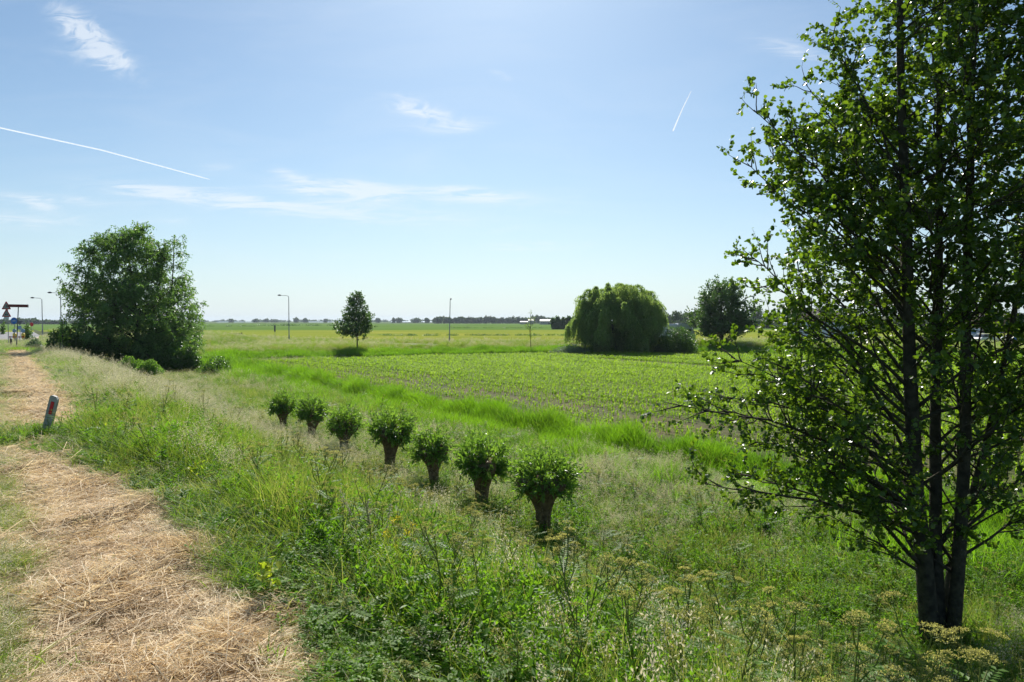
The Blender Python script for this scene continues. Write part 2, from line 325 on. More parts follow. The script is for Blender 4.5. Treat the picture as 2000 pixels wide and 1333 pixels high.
# ---------------------------------------------------------------- the land
def gspace(a, b, n, near, far): pass
def axis(pts):
    out = []
    for (a, b, st) in pts: out += list(np.arange(a, b, st))
    out.append(pts[-1][1]); return np.array(out)
us = np.r_[-7000, -3500, -1500, -700, -350, -180, -100, -60, axis([(-40, -12, 2), (-12, -8, 1), (-8, 0, .5), (0, 12, .3), (12, 24, .4), (24, 60, 2), (60, 140, 3), (140, 260, 6)]), 320, 420, 600, 900, 1500, 2500, 4000, 7000]
vs = np.r_[-7000, -3500, -1500, -600, -300, -180, axis([(-120, -40, 4), (-40, -6, 1.5), (-6, 30, .4), (30, 70, 1), (70, 200, 2.5)]), 230, 280, 350, 450, 600, 900, 1500, 2500, 4000, 7000]
U, Vv = np.meshgrid(us, vs); X, Y = xy(U, Vv)
Z = height(X, Y)
nu, nv = len(us), len(vs)
ii, jj = np.meshgrid(np.arange(nu - 1), np.arange(nv - 1)); q = (jj * nu + ii).ravel()
gr = link('ground', mesh_np('ground', [(np.stack([X, Y, Z], -1).reshape(-1, 3), np.stack([q, q + 1, q + 1 + nu, q + nu], -1))], [M['soil']], True))
tag(gr, kind='structure')
def sheet_uv(name, u0, u1, v0, v1, du, dv, m, dz, rough=0.0):
    a = np.arange(u0, u1 + du * .5, du); b = np.arange(v0, v1 + dv * .5, dv); U, V = np.meshgrid(a, b); X, Y = xy(U, V)
    Z = height(X, Y) + dz + rough * (vnoise(X, Y, .5, 9) + .6 * vnoise(X, Y, .17, 11))
    n1, n2 = len(a), len(b); i, j = np.meshgrid(np.arange(n1 - 1), np.arange(n2 - 1)); q = (j * n1 + i).ravel()
    o = link(name, mesh_np(name, [(np.stack([X, Y, Z], -1).reshape(-1, 3), np.stack([q, q + 1, q + 1 + n1, q + n1], -1))], [m], True))
    return tag(o, kind='structure')
sheet_uv('mown_path', -.3, 1.62, -3, 30, .06, .06, M['straw_mat'], .035, .022)
sheet_uv('mown_path', -.3, 1.62, 30, 74, .3, .5, M['straw_mat'], .035)
def poly_sheet(name, pts, z, m):
    V = np.array([(a, b, z) for a, b in pts]); o = link(name, mesh_np(name, [(V, np.array([list(range(len(pts)))]))], [m]))
    return tag(o, kind='structure')
fx = np.array([-33, 3, 30, 45, 60, 90, 160])
pf = [xy(20.3, 80), xy(20.3, -60)]
pf = [tuple(map(float, p)) for p in pf] + [(160, -40)] + [(float(x), float(edgeY(x) - .2)) for x in fx[::-1]]
poly_sheet('field_soil', pf, 0.0, M['field_soil'])
poly_sheet('pasture', [(-900, 215), (-110, 215), (-60, 178), (0, 132), (60, 146), (200, 140), (900, 140), (900, 352), (120, 352), (-900, 300)], .02, M['pasture_a'])
poly_sheet('far_pasture', [(-2500, 300.5), (-900, 300.5), (120, 352.5), (1800, 352.5), (2500, 1050), (-2500, 1050)], .02, M['pasture_b'])
poly_sheet('distant_fields', [(-5500, 1051), (5500, 1051), (5500, 5600), (-5500, 5600)], .02, M['pasture_c'])
# ditch water between the reeds
w = sheet_uv('ditch_water', 16.2, 18.2, -30, 76, 2, 106, M['ditch'], 0); w.name = 'water'
for vv in w.data.vertices: vv.co.z = -.55
# road behind the field and the junction to the left
rp = []
for k in range(60):
    x = -108 + k * 4.1; rp.append((x, roadY(x)))
rp = np.array(rp); tn = nrm(np.gradient(rp, axis=0)); nn = np.c_[-tn[:, 1], tn[:, 0]]
Va = np.concatenate([np.c_[rp + nn * 2.3, height(*(rp + nn * 2.3).T) + .05], np.c_[rp - nn * 2.3, height(*(rp - nn * 2.3).T) + .05]]); k = len(rp)
tag(link('road', mesh_np('road', [(Va, np.array([(i + k, i + k + 1, i + 1, i) for i in range(k - 1)]))], [M['asphalt']])), kind='structure')
def gp(px, py, z):
    x = (px - 1000) / F; y = (666.5 - py) / F; d = np.array([x, cp + y * sp_, -sp_ + y * cp]); k = (z - EYE) / d[2]; return d[0] * k, d[1] * k
jp = [gp(-160, 649, 2.1), gp(66, 649, 2.1), gp(80, 657, 2.1), gp(46, 668, 2.1), gp(-200, 671, 2.1)][::-1]
poly_sheet('road_junction', jp, 2.12, M['asphalt'])
poly_sheet('bicycle_path', [gp(60, 660.5, 2.1), gp(96, 655, 2.1), gp(98, 657, 2.1), gp(62, 663.5, 2.1)], 2.135, mat('sand path', (.4, .33, .26), (.48, .4, .32)))

# ---------------------------------------------------------------- scattered ground cover (geometry nodes over a point mesh)
def proto(name, chunks, mats):
    return bpy.data.objects.new(name, mesh_np(name, chunks, mats))
def scatter(name, X, Y, rz, sc, idx, protos, label, tilt=.12, zoff=0.0, sz=None):
    col = bpy.data.collections.new(name + '_kinds')
    for i, p in enumerate(protos): p.name = 'k%02d_%s' % (i, p.name); col.objects.link(p)
    n = len(X); me = bpy.data.meshes.new(name); me.vertices.add(n)
    co = np.stack([X, Y, height(X, Y) + zoff], -1).astype(np.float32); me.vertices.foreach_set('co', co.ravel())
    a = me.attributes.new('rot', 'FLOAT_VECTOR', 'POINT'); a.data.foreach_set('vector', np.stack([rng.normal(0, tilt, n), rng.normal(0, tilt, n), rz], -1).astype(np.float32).ravel())
    szz = sc if sz is None else sz
    a = me.attributes.new('scl', 'FLOAT_VECTOR', 'POINT'); a.data.foreach_set('vector', np.stack([sc, sc, szz], -1).astype(np.float32).ravel())
    a = me.attributes.new('idx', 'INT', 'POINT'); a.data.foreach_set('value', idx.astype(np.int32))
    o = link(name, me); tag(o, label, None, None, 'stuff')
    g = bpy.data.node_groups.new(name, 'GeometryNodeTree')
    g.interface.new_socket('Geometry', in_out='INPUT', socket_type='NodeSocketGeometry'); g.interface.new_socket('Geometry', in_out='OUTPUT', socket_type='NodeSocketGeometry')
    gi = g.nodes.new('NodeGroupInput'); go = g.nodes.new('NodeGroupOutput'); ip = g.nodes.new('GeometryNodeInstanceOnPoints')
    ci = g.nodes.new('GeometryNodeCollectionInfo'); ci.inputs['Collection'].default_value = col; ci.inputs['Separate Children'].default_value = True; ci.inputs['Reset Children'].default_value = True
    def attr(nm, ty):
        x = g.nodes.new('GeometryNodeInputNamedAttribute'); x.data_type = ty; x.inputs['Name'].default_value = nm; return x.outputs['Attribute']
    er = g.nodes.new('FunctionNodeEulerToRotation'); g.links.new(attr('rot', 'FLOAT_VECTOR'), er.inputs[0])
    g.links.new(gi.outputs[0], ip.inputs['Points']); g.links.new(ci.outputs[0], ip.inputs['Instance']); ip.inputs['Pick Instance'].default_value = True
    g.links.new(attr('idx', 'INT'), ip.inputs['Instance Index']); g.links.new(er.outputs[0], ip.inputs['Rotation']); g.links.new(attr('scl', 'FLOAT_VECTOR'), ip.inputs['Scale'])
    g.links.new(ip.outputs[0], go.inputs[0])
    md = o.modifiers.new('scatter', 'NODES'); md.node_group = g
    return o
def disk(n, r):
    a = rng.uniform(0, 6.283, n); q = r * np.sqrt(rng.uniform(0, 1, n)); return np.stack([q * np.cos(a), q * np.sin(a), np.zeros(n)], -1)
def U_(a, b, n): return rng.uniform(a, b, n)
def p_grass(name, m, n=60, r=.2, h=(.35, .75), w=(.004, .008), bend=(.1, .7), seg=4):
    return proto(name, [blades(disk(n, r), U_(*h, n), U_(0, 6.28, n), U_(*bend, n), U_(*w, n), seg, 0, U_(0, 6.28, n))], [m])
def p_panicle(name, n=14, r=.18, h=(.7, 1.1), dens=26, m=None, green=.5):
    b = disk(n, r); hh = U_(*h, n); az = U_(0, 6.28, n); bd = U_(.05, .3, n)
    ch = [blades(b, hh, az, bd, np.full(n, .0028), 4, 1, U_(0, 6.28, n))]
    # drooping heads built of many small spikelets
    k = dens; t = U_(.72, 1.0, n * k).reshape(n, k)
    H = hh[:, None]; out = H * bd[:, None] * t ** 2; up = H * (t - .45 * bd[:, None] * t ** 2.4)
    sp = .035 * (1.08 - t) / .3 * rng.normal(0, 1, (n, k)); sq = .035 * (1.08 - t) / .3 * rng.normal(0, 1, (n, k))
    Pp = np.stack([b[:, 0:1] + np.cos(az)[:, None] * out + sp, b[:, 1:2] + np.sin(az)[:, None] * out + sq, up], -1).reshape(-1, 3)
    ax = rdir(n * k, 1.1); ch.append(leaves(Pp, ax, rdir(n * k), U_(.012, .024, n * k), T_RHOMB, 0, .55))
    nb = int(n * 2.2); ch.append(blades(disk(nb, r), U_(.25, .6, nb), U_(0, 6.28, nb), U_(.2, .8, nb), U_(.003, .006, nb), 3, 2, U_(0, 6.28, nb)))
    return proto(name, ch, [M['tan'], M['olive'], m or M['grass']])
def p_herb(name, n_st=12, r=.16, h=(.25, .6), ll=(.03, .06), m=None, tmpl=T_RHOMB, dens=26, wid=1.0):
    b = disk(n_st, r); hh = U_(*h, n_st); az = U_(0, 6.28, n_st); bd = U_(0, .4, n_st)
    ch = [blades(b, hh, az, bd, np.full(n_st, .005), 3, 1)]
    k = dens; t = U_(.15, 1.0, n_st * k).reshape(n_st, k); H = hh[:, None]
    out = H * bd[:, None] * t ** 2; up = H * (t - .45 * bd[:, None] * t ** 2.4)
    Pp = np.stack([b[:, 0:1] + np.cos(az)[:, None] * out, b[:, 1:2] + np.sin(az)[:, None] * out, up], -1).reshape(-1, 3)
    ax = rdir(n_st * k, .35); no = rdir(n_st * k, 1.6); ch.append(leaves(Pp, ax, no, U_(*ll, n_st * k), tmpl, 0, wid))
    return proto(name, ch, [m or M['herb'], M['stem']])
def umbel(c, axis_, rad, ch, mi_seed=0, mi_stem=1, rays=16, seeds=16):
    axis_ = nrm(axis_[None])[0]; a = nrm(np.cross(axis_, [.3, .9, .2])[None])[0]; b = np.cross(axis_, a)
    ga = np.arange(rays) * 2.399; rr = np.sqrt((np.arange(rays) + .5) / rays) * rad * rng.uniform(.85, 1.1, rays)
    tips = c + (np.cos(ga) * rr)[:, None] * a + (np.sin(ga) * rr)[:, None] * b + (rad * (.95 - .35 * (rr / rad) ** 2))[:, None] * axis_
    for tpt in tips: ch.append((*tube([c, (c + tpt) / 2 + axis_ * rad * -.06, tpt], [.0014, .0011, .001], 3), mi_stem))
    s = np.repeat(tips, seeds, 0) + rng.normal(0, rad * .12, (rays * seeds, 3)) * np.array([1, 1, .4]); n = len(s)
    ch.append(leaves(s, rdir(n, .5), rdir(n, 1.0), U_(.006, .011, n) * (rad / .06) ** .5, T_RHOMB, mi_seed, .9))
def parsnip_chunks(h, seed, um=(.04, .07), rays=13, seeds=12):
    ch = []; n = 7
    lean = rng.normal(0, .1, 2); z = np.linspace(0, h, n); st = np.stack([lean[0] * z ** 1.5 + rng.normal(0, .008, n), lean[1] * z ** 1.5 + rng.normal(0, .008, n), z], -1)
    ch.append((*tube(st, np.linspace(.009, .004, n), 5), 1))
    umbel(st[-1], np.array([lean[0], lean[1], 1.0]), rng.uniform(*um) * 1.25, ch, 0, 1, rays, seeds)
    for f in (.45, .58, .7, .8, .88):
        o = np.array([np.interp(f * h, z, st[:, i]) for i in range(3)]); a = rng.uniform(0, 6.28); L = h * rng.uniform(.22, .38) * (1.25 - f * .6)
        e = o + np.array([math.cos(a) * L * .55, math.sin(a) * L * .55, L * .9]); mid = o * .55 + e * .45 + np.array([math.cos(a), math.sin(a), -.3]) * L * .12
        ch.append((*tube([o, mid, e], [.005, .004, .003], 4), 1))
        umbel(e, e - mid, rng.uniform(*um), ch, 0, 1, rays, seeds)
        # pinnate leaf at the joint
        a2 = a + rng.uniform(-.5, .5); Ll = rng.uniform(.18, .3); t = np.linspace(.25, 1, 8); ld = np.array([math.cos(a2), math.sin(a2), .35])
        Pp = np.repeat(o + t[:, None] * ld * Ll, 2, 0); sd_ = np.tile([1, -1], 8); pr = np.array([-math.sin(a2), math.cos(a2), 0])
        ch.append(leaves(Pp, sd_[:, None] * pr + ld * .5, np.tile([0, 0, 1.0], (16, 1)) + rng.normal(0, .2, (16, 3)), U_(.03, .055, 16), T_RHOMB, 2, .8)); ch.append((*tube([o, o + ld * Ll], [.002, .0012], 3), 1))
    return ch
PM = [M['umbel'], M['stem'], M['herb']]

def pts_region(n, umin, umax, vmin, vmax):
    u = rng.uniform(umin, umax, n); v = rng.uniform(vmin, vmax, n); X, Y = xy(u, v); return X, Y, u, v
def infr(X, Y, m=1.13): return (Y > 1.6) & (np.abs(X) < .75 * m * Y + 2.2)
def strip_right(v):   # edge of the mown strip
    return np.where(v < 9.3, 1.55, np.where(v < 14.6, 1.55 - (v - 9.3) * .27, np.where(v < 16.6, .12 + (v - 14.6) * .7, 1.5)))
def lod(X, Y, near=7.0):  # keep probability falling with distance
    d = np.hypot(X, Y); return np.clip(near / np.maximum(d, .1), 0, 1)

def patch_tan(X, Y, u, v):
    t = .55 * sst(14, 24, v) * (1 - sst(7.5, 11, u)) + .25 * sst(36, 50, v)
    t = t * (1 - .8 * sst(7.5, 9.5, u) * (1 - sst(33, 42, v)))
    t = t + .55 * np.exp(-(((X - 3.6) / 3.4) ** 2 + ((Y - 18.5) / 3.2) ** 2)) + .3 * np.exp(-(((X + 9) / 6) ** 2 + ((Y - 21) / 6) ** 2))
    return np.clip(t + .12 * vnoise(X, Y, 4, 5), 0.0, .85)
def patch_pars(X, Y, u, v):
    t = .9 * np.exp(-(((X - 3.5) / 3.2) ** 2 + ((Y - 6.0) / 2.6) ** 2)) + .8 * np.exp(-(((X + 2.6) / 2.0) ** 2 + ((Y - 14.0) / 2.4) ** 2)) + .35 * np.exp(-(((X - 1.5) / 2.5) ** 2 + ((Y - 10) / 3) ** 2))
    return np.clip(t + .12 * vnoise(X, Y, 3, 6), 0, 1)

def meadow():
    Xs = []
    for (n, a, b, c, d) in ((250000, -1.2, 15.8, -9, 62),):
        X, Y, u, v = pts_region(n, a, b, c, d); Xs.append((X, Y, u, v))
    X, Y, u, v = (np.concatenate(z) for z in zip(*Xs))
    jag = strip_right(v) + .12 * vnoise(X, Y, .8, 21)
    left = (u < -.02 + .08 * vnoise(X, Y, .9, 22)) & ~((v > 13.6) & (v < 16.0) & (u > -.9))
    k = infr(X, Y) & ((u > jag) | left | ((v > 14.0) & (v < 15.9) & (u > -.9))) & (np.hypot(X, Y) > 2.6)
    dd = np.hypot(X, Y)
    keep = rng.uniform(0, 1, len(X)) < np.clip(8.5 / dd, 0.16, 1) ** 1.05 * (.62 + .38 * sst(6, 8, u))
    k &= keep; X, Y, u, v, left, dd = X[k], Y[k], u[k], v[k], left[k], dd[k]
    n = len(X); grow_ = np.clip(dd / 11, 1, 2.1) ** .6
    r = rng.uniform(0, 1, n); pt = patch_tan(X, Y, u, v); pp = patch_pars(X, Y, u, v)
    edge = np.clip((u - strip_right(v)) / .8, .45, 1)
    kind = np.full(n, 0)
    kind = np.where(r < .42 * pt, 2, kind)
    kind = np.where((r > .5 + .2 * vnoise(X, Y, 2.2, 8)), 1, kind)
    kind = np.where((r > .36) & (v < 15) & (X > -1.8) & (kind == 0) & ~left & (vnoise(X, Y, 3.1, 81) > -.2), 1, kind)
    kind = np.where((r > .99 - .14 * pp) & ~left, 3, kind)
    kind = np.where(left & (r < .22), 2, np.where(left, 0, kind)); kind = np.where((X < -2) & (kind == 1) & (r < .72), 0, kind)
    hs_ = (1 - .12 * sst(5.5, 8.0, u)) * edge * (1 + .22 * vnoise(X, Y, 2.6, 13)) * np.where(left, .42, 1.0) * np.where(np.hypot((X + 8.02) / .38, (Y - 11.95) / .75) < 1, .42, 1)
    # lower turf on the steep bank beside the path and taller towards the foot
    def put(nm, sel, protos, lab, smin, smax, tilt=.12, keepf=1.0):
        s = sel & (rng.uniform(0, 1, n) < keepf); m = s.sum()
        sc = U_(smin, smax, m) * grow_[s]
        scatter(nm, X[s], Y[s], U_(0, 6.28, m), sc, rng.choice(len(protos), m, p=([.34, .36, .2, .1] if nm == 'meadow_grass' else [.3, .25, .35, .1] if nm == 'meadow_herbs' else None)), protos, lab, tilt, 0, sc * np.clip(hs_[s], .3, 1.5) / grow_[s] ** .8)
    put('meadow_grass', kind == 0, [p_grass('a', M['grass'], 70, .2, (.3, .7)), p_grass('b', M['lush'], 60, .18, (.3, .6), (.005, .009), (.2, .9)), p_grass('c', M['grass'], 55, .22, (.25, .65), (.004, .008), (.3, 1.1)), p_grass('d', M['olive'], 50, .2, (.4, .9), (.003, .006), (.1, .5))],
        'tall green grass of the meadow and the bank beside the mown path', .8, 1.25)
    put('meadow_herbs', kind == 1, [p_herb('a', 12, .17, (.2, .5), (.025, .05)), p_herb('b', 9, .16, (.25, .6), (.04, .075), None, T_LANCE, 22, 1.6), p_herb('c', 16, .2, (.2, .55), (.015, .03), M['lush'], T_RHOMB, 40), p_herb('d', 9, .15, (.2, .5), (.035, .06), M['fresh_leaf'], T_ROUND, 16, .7)],
        'leafy green weeds growing among the meadow grass', .8, 1.3)
    put('flowering_grass', kind == 2, [p_panicle('a'), p_panicle('b', 10, .2, (.6, 1.0), 34), p_panicle('c', 18, .22, (.55, .9), 22, M['olive'])],
        'pale tan grass seed heads waving above the meadow', .75, 1.1, .16, .75)
    put('umbellifers', kind == 3, [proto('u%d' % i, parsnip_chunks(h, i, (.035, .055), 11, 8), PM) for i, h in enumerate((.75, .9, 1.05, .85))],
        'yellow brown umbel seed heads scattered through the meadow', .62, .95, .16)
meadow()

def reeds():
    X, Y, u, v = pts_region(80000, 12.6, 19.9, -22, 80)
    w = 1 - sst(1.1, 1.9, np.abs(u - 18.0 + .35 * vnoise(X, Y, 3, 31))); w = w * np.clip(.75 + .5 * vnoise(X, Y, 2.5, 35), .25, 1) + .42 * sst(12.2, 16.4, u) * (u < 19)
    k = infr(X, Y) & (rng.uniform(0, 1, len(X)) < w * np.clip(20 / np.hypot(X, Y), .25, .8)); X, Y, u, v = X[k], Y[k], u[k], v[k]
    # the wet edge behind the field
    Xb = rng.uniform(-40, 100, 16000); Yb = edgeY(Xb) + rng.uniform(.5, 4.2, 16000); ub, vb = uv(Xb, Yb)
    k = (ub > 19) & infr(Xb, Yb); Xb, Yb = Xb[k], Yb[k]
    Xn = np.r_[X, Xb]; Yn = np.r_[Y, Yb]; n = len(Xn); s = U_(.85, 1.2, n) * np.clip(np.hypot(Xn, Yn) / 40, 1, 1.9) ** .7
    hv = (1 + .25 * vnoise(Xn, Yn, 4, 41)); hh = s * np.clip(hv, .55, 1.4) * U_(.7, 1.15, n) * np.where(np.arange(n) < len(X), .62, .55)
    pr = [p_grass('a', M['reed'], 30, .26, (.6, 1.45), (.012, .024), (.05, .45), 4), p_grass('b', M['reed'], 26, .28, (.6, 1.35), (.014, .028), (.1, .7), 4), p_grass('c', M['olive'], 26, .26, (.5, 1.2), (.01, .018), (.1, .6), 4)]
    scatter('reeds', Xn, Yn, U_(0, 6.28, n), s, rng.choice([0, 1, 2], n, p=[.45, .43, .12]), pr, 'bright green reeds filling the ditch along the field', .08, 0, hh)
reeds()

def p_maize(name, nl, h):
    az = rng.uniform(0, 3.14) + np.arange(nl) * np.pi + rng.normal(0, .35, nl)
    b = np.zeros((nl, 3)); b[:, 2] = np.linspace(0, h * .35, nl)
    return proto(name, [blades(b, np.linspace(h * .8, h * .75, nl) * U_(.85, 1.1, nl), az, U_(.55, 1.15, nl), U_(.03, .045, nl), 4, 0)], [M['maize']])
def crop():
    rows = np.arange(20.9, 190, .56); vv = np.arange(-70, 84, .125)
    U, V = np.meshgrid(rows, vv); U = U.ravel() + rng.normal(0, .035, U.size); V = V.ravel() + rng.normal(0, .05, V.size)
    X, Y = xy(U, V); d = np.hypot(X, Y)
    tram = (np.abs(U - 57.2) < 1.5) & (V < 60)
    edge_gap = (U < 21.7 + .4 * vnoise(X, Y, 9, 51)) & (rng.uniform(0, 1, len(X)) < .75)
    weak = rng.uniform(0, 1, len(X)) < .08 + .22 * sst(.3, 1.1, vnoise(X, Y, 14, 52)) * (1 - sst(30, 45, U)) + .5 * np.exp(-((U - 24.5) / 1.1) ** 2) + .5*np.exp(-((U - 28.5) / .5) ** 2)*sst(30,45,V)
    k = infr(X, Y, 1.08) & (Y < edgeY(X) - .8) & ~tram & ~edge_gap & ~weak & (rng.uniform(0, 1, len(X)) < np.clip(60 / d, .45, .95))
    X, Y, d, U = X[k], Y[k], d[k], U[k]; n = len(X)
    rowid = np.round(U / .56).astype(int) % 997; rowf = np.random.default_rng(5).uniform(.82, 1.16, 997)[rowid]; s = 1.1 * rowf * U_(.75, 1.25, n) * (1 + .1 * vnoise(X, Y, 8, 53)) * (.8 + .2 * sst(22, 33, U)) * np.clip(d / 50, 1, 1.5) ** .6
    pr = [p_maize('m%d' % i, q, h) for i, (q, h) in enumerate(((7, .34), (6, .29), (8, .36), (6, .26)))]
    scatter('maize_crop', X, Y, U_(0, 6.28, n), s, rng.integers(0, 4, n), pr, 'rows of young maize plants covering the flat field', .08, .06)
crop()

def straw():
    def p_straw(nm, n, m, r=.2, L=(.08, .3), up=.02):
        c = disk(n, r); c[:, 2] = U_(.0, .035, n); a = U_(0, 6.28, n); el = rng.normal(0.05, .16, n); ln = U_(*L, n)
        dr = np.stack([np.cos(a) * np.cos(el), np.sin(a) * np.cos(el), np.sin(el)], -1)
        e1 = c - dr * ln[:, None] / 2; e2 = c + dr * ln[:, None] / 2; mid = c + rng.normal(0, .008, (n, 3)) + [0, 0, .006]
        s = np.stack([-np.sin(a), np.cos(a), rng.normal(0, .8, n)], -1); s = nrm(s) * U_(.0012, .0028, n)[:, None]
        V = np.stack([e1 - s, e1 + s, mid - s, mid + s, e2 - s * .6, e2 + s * .6], 1).reshape(-1, 3); b = np.arange(n)[:, None] * 6
        Fq = np.concatenate([b + [0, 1, 3, 2], b + [2, 3, 5, 4]]); return proto(nm, [(V, Fq)], [m])
    X, Y, u, v = pts_region(26000, -.3, 1.85, -3, 74)
    d = np.hypot(X, Y); k = infr(X, Y) & (u < strip_right(v) + .3) & (rng.uniform(0, 1, len(X)) < np.clip(11 / d, .2, 1) * np.clip(.85 + .55 * vnoise(X, Y, .9, 64), .2, 1))
    X, Y, u, v, d = X[k], Y[k], u[k], v[k], d[k]; n = len(X); s = U_(.7, 1.25, n) * np.clip(d / 10, 1, 2.2) ** .5
    lump = np.clip(1 + 1.1 * vnoise(X, Y, 1.1, 61), .6, 2.6)
    pr = [p_straw('a', 130, M['straw']), p_straw('b', 90, M['straw'], .24, (.15, .45)), p_straw('c', 90, mat('brown thatch', (.2, .13, .07), (.42, .3, .17), rough=.8, island=True), .2, (.05, .2)), p_straw('d', 150, M['straw'], .18, (.04, .14))]
    scatter('cut_straw', X, Y, U_(0, 6.28, n), s, rng.choice([0, 1, 2, 3], n, p=[.31, .2, .27, .22]), pr, 'dry cut hay and straw lying on the mown path', .1, .03, s * lump)
    # short stubble and regrowth in the strip
    X, Y, u, v = pts_region(1900, -.1, 1.7, 0, 40); k = infr(X, Y) & (u < strip_right(v) + .1) & (rng.uniform(0, 1, len(X)) < .22 + .5 * np.clip(vnoise(X, Y, 1.5, 62), 0, 1)); X, Y = X[k], Y[k]; n = len(X); s = U_(.5, 1.0, n)
    pr = [p_grass('a', M['olive'], 16, .1, (.05, .14), (.003, .006), (.1, .9), 2), p_grass('b', M['fresh_leaf'], 8, .06, (.06, .16), (.005, .01), (.1, .6), 3), p_grass('c', M['straw'], 18, .12, (.05, .12), (.002, .004), (.1, .9), 2)]
    scatter('stubble', X, Y, U_(0, 6.28, n), s, rng.integers(0, 3, n), pr, 'short stubble and regrowth sprouting through the straw', .2, .03)
straw()

def verge():
    # rough grass bank behind the field, up to the fence
    n = 42000; X = rng.uniform(-115, 125, n); e = rng.uniform(0, 1, n)
    y0 = edgeY(X) + 3.0; y1 = roadY(X) + 9; Y = y0 + (y1 - y0) * e; u, v = uv(X, Y)
    on_road = np.abs(Y - roadY(X)) < 3.0
    gap = ((np.abs(X + 15.5) < 5) | (np.abs(X + 59) < 6)) & (Y > roadY(X) - 9) & (Y < roadY(X))
    k = infr(X, Y) & (u > 8) & ~on_road & ~gap; X, Y = X[k], Y[k]; n = len(X); s = U_(1.3, 2.0, n); t = rng.uniform(0, 1, n) + .25 * vnoise(X, Y, 14, 71)
    f = (Y - edgeY(X)) / 12
    idx = np.where(t < .34, 0, np.where(t < .5, 1, 2)); idx = np.where(f < .35, np.where(t < .6, 2, 3), idx)
    pr = [p_panicle('a', 16, .2, (.45, .75), 16), p_grass('b', M['olive'], 46, .24, (.3, .6), (.008, .014), (.1, .7), 3), p_grass('c', M['grass'], 46, .24, (.3, .65), (.008, .014), (.1, .7), 3), p_grass('d', M['lush'], 46, .24, (.3, .6), (.01, .016), (.1, .7), 3)]
    scatter('verge_grass', X, Y, U_(0, 6.28, n), s, idx, pr, 'rough pale grass on the bank in front of the far road', .1, 0, s * U_(.45, .95, n) * np.clip(1 + .25 * vnoise(X, Y, 11, 77), .5, 1.5))
    # the road bank at the left, beyond the path and around the signs
    n = 26000; u = rng.uniform(-7, 34, n); v = rng.uniform(56, 135, n); X, Y = xy(u, v)
    pd = (Y > 84) & (X < -.69 * Y)
    k = infr(X, Y) & ~pd & (Y > 40) & ((u > 1.5) | (u < -.2) | (v > 72)) & ~((u > 18.5) & (v < 78)) & (np.abs(Y - roadY(X)) > 3) & (Y < roadY(X) + 4); X, Y, u = X[k], Y[k], u[k]; n = len(X); s = U_(1.2, 1.8, n); t = rng.uniform(0, 1, n) + .2 * vnoise(X, Y, 9, 72)
    pr = [p_panicle('a', 14, .2, (.4, .7), 16), p_grass('b', M['grass'], 40, .24, (.25, .55), (.008, .013), (.1, .7), 3), p_grass('c', M['reed'], 40, .24, (.25, .6), (.008, .014), (.1, .7), 3)]
    scatter('roadside_grass', X, Y, U_(0, 6.28, n), s, np.where(t < .3, 0, np.where(t < .6, 1, 2)), pr, 'green roadside grass around the signs at the junction', .1, 0, s * .55)
verge()

